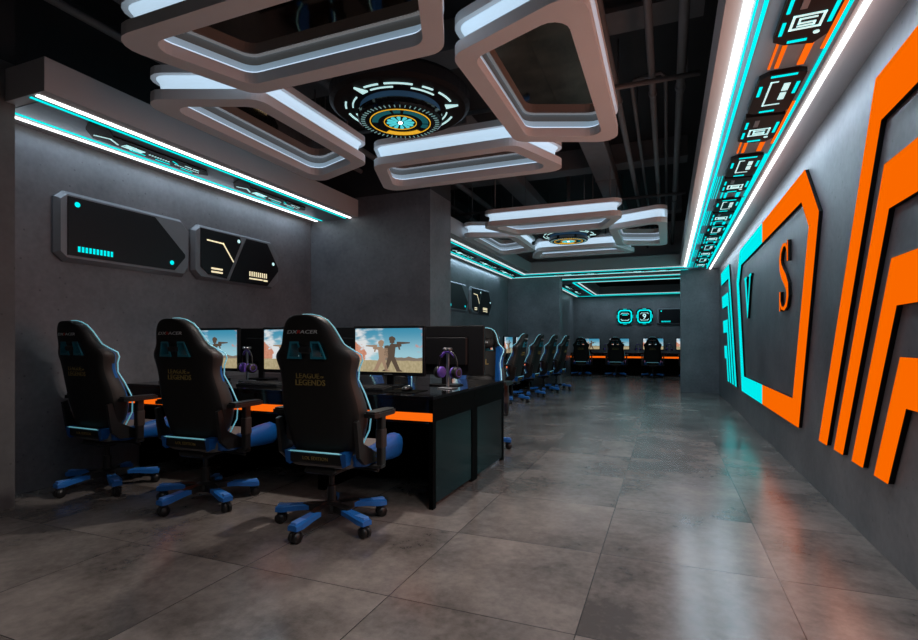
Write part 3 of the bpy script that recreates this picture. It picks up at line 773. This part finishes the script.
obj('ceiling_duct', MB().rbox(-.96, -.68, 0, 12.9, 3.48, 3.68, .01).rbox(-.97, -.67, 3.0, 3.05, 3.47, 3.69).rbox(-.97, -.67, 7.7, 7.75, 3.47, 3.69), 'pipe', label='long rectangular black air duct running along the ceiling middle', cat='air duct')
obj('ceiling_duct', MB().rbox(-2.3, -2.0, 5.2, 12.9, 3.5, 3.66, .01), 'pipe', label='flat black air duct above the left part of the distant lights', cat='air duct')
for y, lb_ in ((2.0, 'crosswise black ceiling beam above the camera end'), (4.25, 'crosswise black ceiling beam above the near frames'), (7.75, 'crosswise black ceiling beam before the distant cluster'), (10.8, 'crosswise black ceiling beam farthest down the hall')):
    t = thing('ceiling_beam', lb_, 'beam', (0, y, 3.6), 0, 'crosswise ceiling beams')
    obj('beam_body', MB().box(-4.2 if y < 6 else -3.8, .26, -.12, .12, .1, .349), 'pipe', t)
    obj('beam_flange', MB().box(-4.2 if y < 6 else -3.8, .26, -.15, .15, .06, .1), 'pipe', t)
for y, lb_ in ((4.62, 'thin crosswise black conduit above the near frames'), (8.25, 'thin crosswise black conduit above the distant cluster')):
    obj('ceiling_conduit', MB().tube([(-3.6, y, 3.33), (.25, y, 3.33)], .022, 8).tube([(-3.4, y, 3.33), (-3.4, y, ZC)], .008, 6).tube([(-1.2, y, 3.33), (-1.2, y, ZC)], .008, 6).tube([(.15, y, 3.33), (.15, y, ZC)], .008, 6), 'pipe', label=lb_, cat='conduit')
obj('ceiling_conduit', MB().tube([(-.30, 12.0, 3.5), (-.30, 5.0, 3.5), (-.27, 4.9, 3.5), (-.05, 4.85, 3.5), (-.01, 4.95, 3.5), (-.01, 12.0, 3.5)], .018, 8).tube([(-.30, 6, 3.5), (-.30, 6, ZC)], .006, 6).tube([(-.01, 6, 3.5), (-.01, 6, ZC)], .006, 6), 'pipe', label='hooked black conduit bending back between the ceiling pipes', cat='conduit')

# ------------------------------------------------------------------ gaming chair
def cross_ring(z, wr, ww, yr, wf):
    p = [(0, yr), (wr * .6, yr), (wr, yr + .012), (ww, yr + .05), (ww + .004, yr + .05 + wf * .6), (ww - .02, yr + .05 + wf), (ww - .06, yr + .04 + wf * .85), (wr * .8, yr + .085), (wr * .4, yr + .075), (0, yr + .075)]
    full = p + [(-x, y) for x, y in reversed(p[1:-1])]
    return [(x, y, z) for x, y in full]
SECT = [(.40, .16, .17, -.235, .03), (.46, .19, .215, -.245, .09), (.58, .205, .262, -.25, .14), (.70, .222, .285, -.258, .15), (.82, .218, .265, -.268, .13), (.91, .212, .243, -.276, .11), (.98, .208, .255, -.282, .115),
        (1.03, .202, .278, -.287, .125), (1.065, .196, .278, -.290, .12), (1.095, .185, .24, -.294, .095), (1.13, .174, .20, -.298, .07), (1.18, .164, .182, -.304, .06), (1.23, .150, .163, -.310, .05), (1.275, .122, .132, -.315, .04), (1.30, .085, .09, -.318, .03), (1.31, .04, .042, -.315, .02)]
def hole_poly(s): return [(s * .035, 1.045), (s * .128, 1.045), (s * .100, 1.145), (s * .042, 1.145)]
def backrest_mesh():
    rings = [cross_ring(*q) for q in SECT]
    mb = MB().loft(rings)
    o = obj('tmp', mb, 'leather', subsurf=1)
    cut = MB()
    for s in (1, -1): cut.prism(hole_poly(s), -.6, .2, 'y')
    c = obj('cut', cut, 'leather')
    md_ = o.modifiers.new('b', 'BOOLEAN'); md_.object = c; md_.operation = 'DIFFERENCE'; md_.solver = 'EXACT'
    dg = bpy.context.evaluated_depsgraph_get(); dg.update()
    me = bpy.data.meshes.new_from_object(o.evaluated_get(dg))
    me.materials.clear()
    for k in ('leather', 'leather2', 'blue'): me.materials.append(M[k])
    for p in me.polygons:
        c_ = p.center; n_ = p.normal
        p.material_index = 0
        ax_ = abs(c_.x)
        w_in = 0.17 if c_.z < 1.12 else .125
        if n_.y > -.5 and ax_ > .16 and c_.z < 1.10: p.material_index = 1 if n_.y < 0.3 else 2
    bpy.data.objects.remove(o); bpy.data.objects.remove(c)
    return me
BACK = backrest_mesh()
def oval(cx, cy, rx, ry, n=14, e=2.6):
    out = []
    for k in range(n):
        t = 2 * PI * k / n; c, s_ = math.cos(t), math.sin(t)
        out.append((cx + rx * math.copysign(abs(c) ** (2 / e), c), cy + ry * math.copysign(abs(s_) ** (2 / e), s_)))
    return out
def make_chair(label, cat='gaming chair'):
    t = thing('gaming_chair', label, cat)
    # five-star base
    hub = MB().lathe([(.05, .085), (.062, .10), (.06, .135), (.035, .15), (.034, .155)], 16)
    obj('base_hub', hub, 'plastic', t)
    for k in range(5):
        T = Matrix.Rotation(2 * PI * k / 5 + STAR, 4, 'Z')
        sec = [(.03, .022, .135, .095), (.12, .026, .132, .098), (.20, .033, .128, .092), (.29, .038, .118, .078), (.335, .030, .108, .076)]
        arm = MB().loft([[(r, -w, zb), (r, w, zb), (r, w, zt - .008), (r, w * .6, zt), (r, -w * .6, zt), (r, -w, zt - .008)] for r, w, zt, zb in sec], smooth=False, T=T)
        a = obj('base_arm', arm, 'bluep' , t)
        obj('arm_cap', MB().prism([(.25, -.024), (.325, -.017), (.325, .017), (.25, .024)], .112, .1225, T=T), 'bluecap', a)
        obj('arm_root', MB().loft([[(r, -w - .002, zb), (r, w + .002, zb), (r, w + .002, zt), (r, -w - .002, zt)] for r, w, zt, zb in ((.03, .024, .139, .093), (.12, .028, .137, .096), (.17, .012, .133, .1))], smooth=False, T=T), 'plastic', a)
        cst = MB().tube([(.30, 0, .075), (.30, 0, .06)], .009, 6, T=T)
        cst.tube([(.31, -.026, .033), (.31, -.006, .033)], [.033, .033], 16, T=T).tube([(.31, .006, .033), (.31, .026, .033)], [.033, .033], 16, T=T)
        cst.tube([(.31, -.007, .033), (.31, .007, .033)], .012, 8, T=T).rbox(.275, .335, -.012, .012, .045, .078, .008, T=T)
        obj('caster', cst, 'plastic', t)
    obj('gas_lift', MB().lathe([(.028, .14), (.028, .25), (.018, .25), (.018, .36)], 14), 'plastic', t)
    obj('seat_mechanism', MB().rbox(-.11, .11, -.14, .14, .345, .385, .012).rbox(-.05, .05, -.05, .05, .32, .35), 'plastic', t)
    obj('tilt_lever', MB().tube([(.10, .05, .36), (.24, .06, .355), (.30, .06, .35)], [.007, .007, .011], 8), 'plastic', t)
    # seat
    rings = []
    for y, w, z0, z1 in ((-.23, .20, .40, .46), (-.20, .225, .385, .475), (0, .235, .38, .475), (.2, .235, .38, .485), (.30, .23, .385, .48), (.335, .20, .40, .455)):
        rings.append([(x, y, z) for x, z in oval(0, (z0 + z1) / 2, w, (z1 - z0) / 2, 14, 5)])
    obj('seat_cushion', MB().loft(rings), 'greyseat', t)
    for s in (-1, 1):
        rings = []
        for y, r, zc_, x_ in ((-.20, .035, .44, .235), (-.12, .05, .44, .245), (.05, .062, .445, .25), (.20, .080, .45, .25), (.29, .084, .45, .245), (.345, .065, .45, .235), (.365, .025, .45, .23)):
            rings.append([(x, y, z) for x, z in oval(s * x_, zc_, r * .75, r, 12, 2.6)])
        obj('seat_bolster', MB().loft(rings), 'blue', t)
    # backrest
    b = bpy.data.objects.new('backrest', BACK); COL.objects.link(b); b.parent = t
    for s in (-1, 1):
        hp = hole_poly(s); cx_ = sum(p[0] for p in hp) / 4; cz_ = 1.095
        ip = [((x - cx_) * .78 + cx_, (z - cz_) * .80 + cz_) for x, z in hp]
        op = [((x - cx_) * 1.06 + cx_, (z - cz_) * 1.05 + cz_) for x, z in hp]
        obj('vent_trim', MB().ring(op, ip, -.301, -.21, 'y'), 'tealtrim', t)
    # piping along the wings and over the head
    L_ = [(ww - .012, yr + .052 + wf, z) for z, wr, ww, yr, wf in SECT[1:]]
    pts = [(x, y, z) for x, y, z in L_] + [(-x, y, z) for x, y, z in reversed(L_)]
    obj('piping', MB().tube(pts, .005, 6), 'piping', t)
    # rear lower trim with lettering
    obj('rear_trim', MB().rbox(-.20, .20, -.285, -.22, .385, .462, .012), 'leather', t)
    for s in (-1, 1): obj('trim_end', MB().prism([(s * .185, .375), (s * .212, .39), (s * .215, .465), (s * .175, .47)], -.29, -.215, 'y'), 'blue', t)
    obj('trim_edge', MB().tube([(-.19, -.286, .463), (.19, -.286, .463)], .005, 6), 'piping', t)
    def yb(z): return -.287 - (z - 1.03) * .1
    T1 = Matrix.Translation((0, -.2885, .413))
    obj('lettering', xform(text_mb('LOL EDITION', .030, .001), T1), 'gold', t)
    T2 = Matrix.Translation((0, -.2795, .935)) @ Matrix.Rotation(-.09, 4, 'X')
    m = xform(text_mb('LEAGUE', .046, .0015, .0002), T2 @ Matrix.Translation((-.012, 0, -.012)))
    T3 = Matrix.Translation((0, -.2765, .895)) @ Matrix.Rotation(-.09, 4, 'X')
    join(m, xform(text_mb('LEGENDS', .050, .0015, .0006), T3 @ Matrix.Translation((0, 0, -.015))))
    join(m, xform(text_mb('OF', .018, .0015, .000), T2 @ Matrix.Translation((.088, 0, -.01))))
    obj('lettering', m, 'gold', t)
    T4 = Matrix.Translation((0, -.3095, 1.195)) @ Matrix.Rotation(-.09, 4, 'X')
    m = xform(text_mb('DX', .030, .001, 0, .2, 1.6), T4 @ Matrix.Translation((-.075, 0, 0))); join(m, xform(text_mb('ACER', .030, .001, 0, .2, 1.6), T4 @ Matrix.Translation((.040, 0, 0))))
    obj('lettering', m, 'white', t)
    obj('lettering', xform(text_mb('R', .030, .001, 0, .2, 1.6), T4 @ Matrix.Translation((-.029, 0, 0))), 'red', t)
    # headrest pillow with strap, lumbar cushion
    rings = []
    for x, k in ((-.13, .4), (-.115, .85), (-.06, 1), (.06, 1), (.115, .85), (.13, .4)):
        rings.append([(x, y, z) for y, z in oval(-.185, 1.13, .035 * k, .06 * k, 12, 2.4)])
    hpil = obj('headrest_pillow', MB().loft(rings), 'leather', t)
    obj('pillow_strap', MB().rbox(-.045, .045, -.312, -.215, 1.075, 1.118, .01), 'plastic', hpil)
    obj('pillow_lettering', xform(text_mb('DXRACER', .028, .001, 0, 0, -1.2), Matrix.Translation((0, -.146, 1.13)) @ Matrix.Scale(-1, 4, (0, 1, 0))), 'white', hpil)
    rings = []
    for x, k in ((-.15, .4), (-.13, .85), (-.06, 1), (.06, 1), (.13, .85), (.15, .4)):
        rings.append([(x, y, z) for y, z in oval(-.165, .68, .04 * k, .10 * k, 12, 2.8)])
    lum = obj('lumbar_cushion', MB().loft(rings), 'leather', t)
    obj('front_lettering', xform(text_mb('LOL', .085, .001, .002, 0, -1.0), Matrix.Translation((0, -.195, .89)) @ Matrix.Scale(-1, 4, (0, 1, 0))), 'gold', t)
    # side brackets and armrests
    for s in (-1, 1):
        obj('recline_bracket', MB().prism([(-.26, .66), (-.225, .67), (-.20, .52), (-.02, .415), (-.02, .375), (-.20, .385), (-.255, .44)], s * .262, s * .288, 'x'), 'plastic', t)
        ar = obj('armrest', MB().rbox(s * .33 - .02, s * .33 + .02, -.01, .045, .395, .70, .006).rbox(min(s * .16, s * .345), max(s * .16, s * .345), -.015, .05, .375, .398, .005), 'plastic', t)
        pad = [(-.045, -.10), (-.035, -.125), (.035, -.125), (.047, -.09), (.047, .10), (.03, .15), (-.03, .15), (-.045, .10)]
        obj('arm_pad', MB().prism(mv(pad, s * .33, 0), .70, .725).prism([(x * .85 + s * .33, y * .92) for x, y in pad], .725, .735), 'plastic', ar)
        obj('arm_sleeve', MB().rbox(s * .33 - .024, s * .33 + .024, -.014, .049, .50, .62, .006), 'leather2', ar)
    # recline the back, slide the seat forward
    SHR = Matrix(((1, 0, 0, 0), (0, 1, -.128, .1667), (0, 0, .967, .0432), (0, 0, 0, 1)))
    BACK.transform(SHR)
    def walk(o):
        for c in kids(o):
            yield c
            yield from walk(c)
    for c in walk(t):
        n = c.name.split('.')[0]
        if n in ('vent_trim', 'piping', 'rear_trim', 'trim_end', 'trim_edge', 'lettering', 'headrest_pillow', 'pillow_strap', 'pillow_lettering', 'lumbar_cushion', 'front_lettering', 'recline_bracket'): c.data.transform(SHR)
        elif n in ('seat_cushion', 'seat_bolster'): c.data.transform(Matrix.Translation((0, .09, 0)))
        elif n in ('armrest', 'arm_pad', 'arm_sleeve'): c.data.transform(Matrix.Translation((0, .02, 0)))
        elif n in ('base_arm', 'arm_cap', 'arm_root', 'base_hub'): c.data.transform(Matrix.Diagonal((1.07, 1.07, 1, 1)))
        elif n == 'caster':
            k = c.data.vertices; cx = sum(v.co.x for v in k) / len(k); cy = sum(v.co.y for v in k) / len(k)
            c.data.transform(Matrix.Translation((cx * .07, cy * .07, 0)))
    return t
STAR = math.radians(50)
chair = make_chair('gaming chair facing the near desk row, nearest the walkway')
chair.location = (-1.96, 2.73, 0); chair.rotation_euler = (0, 0, math.radians(2)); chair['group'] = 'gaming chairs in front of the near desk row'
dup(chair, (-3.08, 2.78, 0), math.radians(2), 'gaming chair facing the near desk row, middle of the three', 'gaming chairs in front of the near desk row')
dup(chair, (-4.13, 2.78, 0), math.radians(-2), 'gaming chair facing the near desk row, against the left wall', 'gaming chairs in front of the near desk row')
for x, nm in ((-1.90, 'blue front visible beside the desk end'), (-2.97, 'middle seat, mostly hidden'), (-4.02, 'left-wall seat, mostly hidden')):
    dup(chair, (x, 5.28, 0), PI + .03, 'gaming chair facing the camera behind near desks, %s' % nm, 'gaming chairs behind the near desk row')
for i, y in enumerate((9.62, 10.68, 11.70, 12.60)):
    dup(chair, ((-2.77, -2.70, -2.61, -2.50)[i], y, 0), PI / 2 - .03, 'gaming chair turned to the far-bay left wall, %s' % ['nearest of its row of four', 'second nearest of its row', 'third of its row', 'farthest of its row, before the pier'][i], 'gaming chairs in the far bay')
for i, x in enumerate((-2.70, -1.57, -.43, .70)):
    dup(chair, (x, 17.95, 0), (.02, -.03, .0, .03)[i], 'gaming chair at the back-room desks, %s' % ['leftmost', 'second from the left', 'third from the left', 'rightmost, half behind the pier'][i], 'gaming chairs in the back room')

# ------------------------------------------------------------------ desks
def make_desk(label, w, d, end_right=False, end_left=False, group=None, loc=(0, 0, 0), rz=0):
    """local: front edge at y=0, depth to y=d, x from 0 to w"""
    t = thing('gaming_desk', label, 'desk', loc, rz, group)
    obj('desk_top', MB().rbox(0, w, 0, d, .75, .775, .003), 'gloss', t)
    obj('front_apron', MB().box(0.003, w - .003, .003, .03, .585, .75), 'gloss', t)
    obj('orange_strip', MB().box(0.003, w - .003, -.002, .003, .604, .660), 'orangeled', t)
    obj('shelf', MB().box(.02, w - .02, .03, d - .03, .585, .60), 'matt', t)
    obj('modesty_panel', MB().box(.02, w - .02, d - .30, d - .28, .05, .585), 'matt', t)
    for s, e in ((0, end_left), (1, end_right)):
        x0 = w - .03 if s else 0
        if e:
            obj('end_fascia', MB().box(x0 if not s else w - .03, x0 + .03, 0, d, .60, .75), 'matt', t)
            for y0, y1 in ((0, .05), (d - .06, d)): obj('end_post', MB().box(x0, x0 + .03, y0, y1, 0, .60), 'matt', t)
            obj('glass_side_panel', MB().box(x0 + .004, x0 + .024, .04, d - .04, .03, .60), 'dglass', t)
        else:
            obj('side_panel', MB().box(x0, x0 + .03, .12, d - .02, 0, .585), 'matt', t)
    return t
X0, WD = -4.52, 1.0117
names = ['against the left wall', 'middle one', 'at the walkway end with glass side']
front = []
for i in range(3):
    front.append(make_desk('black gaming desk with orange front strip, near side, %s' % names[i], WD, .83, end_right=(i == 2), group='near-side desks of the double row', loc=(X0 + i * WD, 3.22, 0)))
for i in range(3):
    make_desk('black gaming desk of the rear side, %s' % names[i], WD, .82, end_left=(i == 2), group='rear-side desks of the double row', loc=(X0 + (i + 1) * WD, 4.875, 0), rz=PI)
for i in range(5):
    make_desk('black gaming desk along the far-bay left wall, %s' % ['nearest the column', 'second', 'third', 'fourth', 'fifth, by the pier'][i], 1.02, .74, group='far-bay desks', loc=(-3.10, 7.85 + i * 1.03, 0), rz=PI / 2)
for i in range(4):
    make_desk('black gaming desk with orange strip in the back room, %s' % ['leftmost', 'second from left', 'third from left', 'rightmost'][i], 1.05, .75, group='back-room desks', loc=(-3.17 + i * 1.05, 18.50, 0))

# ------------------------------------------------------------------ desktop equipment
def make_monitor(label, group, loc, rz, lit=True):
    t = thing('monitor', label, 'monitor', loc, rz, group)
    w, zb, zt = .345, .09, .515
    obj('screen_housing', MB().rbox(-w, w, 0, .035, zb, zt, .006).rbox(-.2, .2, .03, .06, .17, .42, .012), 'bezel', t)
    if lit:
        obj('screen', MB().box(-w + .022, w - .022, -.003, .0, zb + .03, zt - .024), 'screen', t)
        def fig(dx, fl, sc, m):
            mb = MB()
            P_ = lambda L0: [(dx + fl * x * sc, zb + .035 + z * sc) for x, z in L0]
            for q in ([(-.06, 0), (-.035, 0), (.012, .10), (-.02, .13)], [(.05, 0), (.085, 0), (.03, .115), (-.005, .10)], [(-.03, .10), (.03, .10), (.04, .19), (.01, .22), (-.03, .18)],
                      [(-.01, .215), (.03, .215), (.032, .25), (.01, .262), (-.012, .245)], [(.02, .18), (.09, .19), (.09, .205), (.02, .21)], [(.05, .203), (.16, .213), (.16, .222), (.05, .226)], [(-.06, .12), (-.02, .115), (-.02, .20), (-.055, .195)], [(-.018, .236), (.04, .236), (.036, .255), (.01, .268), (-.014, .26)], [(-.075, 0), (-.03, 0), (-.03, .012), (-.07, .012)], [(.045, 0), (.10, 0), (.085, .014), (.05, .014)], [(.06, .19), (.075, .19), (.08, .165), (.068, .165)]):
                p = P_(q); mb.prism(p, -.0045, -.003, 'y')
            obj('screen_figure', mb, m, t)
        fig(.03, 1, 1.12, 'soldier'); fig(-.055, -1, 1.0, 'soldier2')
    obj('stand_neck', MB().rbox(-.035, .035, .035, .06, .01, .3, .006), 'bezel', t)
    obj('stand_foot', MB().rbox(-.13, .13, -.05, .12, 0, .012, .005), 'bezel', t)
    obj('status_bar', MB().box(-.04, .04, -.002, 0, zb + .008, zb + .014), 'metal', t)
    return t
ZD = .775
gm = 'monitors facing the camera on the near desk row'
mon = make_monitor('lit monitor showing two armed figures, beside the walkway headphones', gm, (-2.20, 3.86, ZD), 0)
dup(mon, (-3.21, 3.86, ZD), 0, 'lit monitor half hidden by the nearest chair', gm)
dup(mon, (-4.195, 3.86, ZD), 0, 'lit monitor beside the left wall on the near desks', gm)
mb_ = make_monitor('black monitor back standing beside the headphones at walkway end', 'monitors turned away on the near desk row', (-1.775, 4.16, ZD), PI)
gb = 'monitors turned away on the near desk row'
dup(mb_, (-2.80, 4.16, ZD), PI, 'black monitor back partly behind the nearest chair', gb)
dup(mb_, (-3.80, 4.16, ZD), PI, 'black monitor back behind the left headphone stand', gb)
for i, y in enumerate((8.6, 9.66, 10.70, 11.72, 12.7)):
    dup(mon, (-3.45, y, ZD), PI / 2, 'lit monitor on the far-bay wall desks, %s' % ['nearest the column', 'second', 'third', 'the one seen past the chairs', 'last before the pier'][i], 'far-bay monitors')
for i, x in enumerate((-2.55, -1.55, -.44, .62)):
    dup(mon, (x, 18.95, ZD - 0.0), 0, 'lit monitor in the back room, %s' % ['leftmost', 'second from left', 'third from left', 'at the pier edge'][i], 'back-room monitors')
def make_stand(label, loc, rz=0, group='headphone stands'):
    t = thing('headphone_stand', label, 'headphone stand', loc, rz, group)
    obj('stand_base', MB().rbox(-.07, .07, -.05, .05, 0, .010, .004), 'metal', t)
    obj('stand_post', MB().rbox(-.012, .012, -.006, .006, .010, .31, .003), 'metal', t)
    for s in (-1, 1): obj('cradle_knob', MB().tube([(s * .018, -.03, .318), (s * .018, .03, .318)], .012, 10), 'metal', t)
    return t
def make_headphones(label, loc, rz=0, group='headphones on stands'):
    t = thing('headphones', label, 'headphones', loc, rz, group)
    pts = [(.105 * math.cos(a), 0, .20 + .108 * math.sin(a)) for a in (PI * k / 16 for k in range(17))]
    pts = [(.105, 0, .15)] + pts + [(-.105, 0, .15)]
    obj('headband', MB().tube([(x * .96, y, z - .004) for x, y, z in pts], .008, 8), 'plastic', t)
    obj('band_padding', MB().tube([(x * .86, y, .20 + (z - .20) * .88) for x, y, z in pts[4:-4]], .010, 8), 'purple', t)
    for s in (-1, 1):
        e = obj('ear_cup', MB().tube([(s * .075, 0, .13), (s * .083, 0, .13), (s * .113, 0, .13), (s * .120, 0, .13)], [.034, .048, .048, .036], 18), 'plastic', t)
        obj('ear_pad', MB().tube([(s * .055, 0, .13), (s * .060, 0, .13), (s * .075, 0, .13)], [.034, .046, .046], 18), 'purple', e)
        obj('cup_ring', MB().tube([(s * .121, .03 * math.cos(a), .13 + .03 * math.sin(a)) for a in (2 * PI * k / 16 for k in range(16))], .003, 6, closed=True), 'purple', e)
    return t
st = make_stand('silver headphone stand at the walkway end of the near desks', (-1.64, 3.84, ZD))
hp = make_headphones('purple-padded black headphones on the walkway-end stand', (-1.64, 3.84, ZD), -.35)
for x, y, z, r, nm in ((-2.66, 3.84, ZD, 0, 'hidden behind the nearest chair back'), (-3.725, 3.84, ZD, 0, 'between the two left screens'),
                   (-1.98, 18.9, ZD, 0, 'leftmost in the back room'), (-.92, 18.9, ZD, 0, 'second in the back room'), (.07, 18.9, ZD, 0, 'third in the back room')):
    if y < 5 and x > -3: continue
    dup(st, (x, y, z), 0, 'silver headphone stand, %s' % nm)
    dup(hp, (x, y, z), -.35, 'purple-padded black headphones, %s' % nm)
def make_keyboard(label, loc, rz=0, group='keyboards on the near desk row'):
    t = thing('keyboard', label, 'keyboard', loc, rz, group)
    obj('key_tray', MB().prism([(-.07, 0), (.07, 0), (.07, .028), (-.07, .014)], -.22, .22, 'x'), 'plastic', t)
    m = MB()
    for r in range(5):
        for k in range(15):
            x = -.21 + k * .028; y = -.058 + r * .024; z = .0155 + (y + .07) * .1
            m.box(x, x + .023, y, y + .019, z - .002, z + .007)
    k_ = obj('keys', m, 'keys', t)
    return t
kb = make_keyboard('black keyboard before the walkway-end lit monitor', (-2.22, 3.50, ZD))
dup(kb, (-3.23, 3.50, ZD), 0, 'black keyboard before the half-hidden lit monitor'); dup(kb, (-4.17, 3.50, ZD), 0, 'black keyboard before the lit monitor by the left wall')
def make_mouse(label, loc, rz=0, group='mice on the near desk row'):
    t = thing('computer_mouse', label, 'mouse', loc, rz, group)
    rings = [[(x, y, z) for x, z in oval(0, h_ / 2 + .002, w, h_ / 2, 10, 2.2)] for y, w, h_ in ((-.06, .015, .012), (-.045, .030, .030), (0, .033, .038), (.04, .030, .026), (.06, .018, .012))]
    obj('mouse_body', MB().loft(rings), 'plastic', t)
    obj('scroll_wheel', MB().tube([(-.004, .035, .030), (.004, .035, .030)], .009, 10), 'metal', t)
    return t
ms = make_mouse('black mouse on the pad near the walkway end', (-1.84, 3.52, ZD + .004))
dup(ms, (-2.86, 3.52, ZD + .004), 0, 'black mouse on the middle pad'); dup(ms, (-3.82, 3.52, ZD + .004), 0, 'black mouse on the leftmost pad')
pads = [obj('mouse_pad', MB().rbox(-.13, .13, -.12, .12, 0, .004, .002), 'matt', label='thin black mouse pad near the walkway end', cat='mouse pad', group='mouse pads on the near desk row', loc=(-1.84, 3.50, ZD))]
dup(pads[0], (-2.86, 3.50, ZD), 0, 'thin black mouse pad in the middle of the near desks'); dup(pads[0], (-3.82, 3.50, ZD), 0, 'thin black mouse pad nearest the left wall')
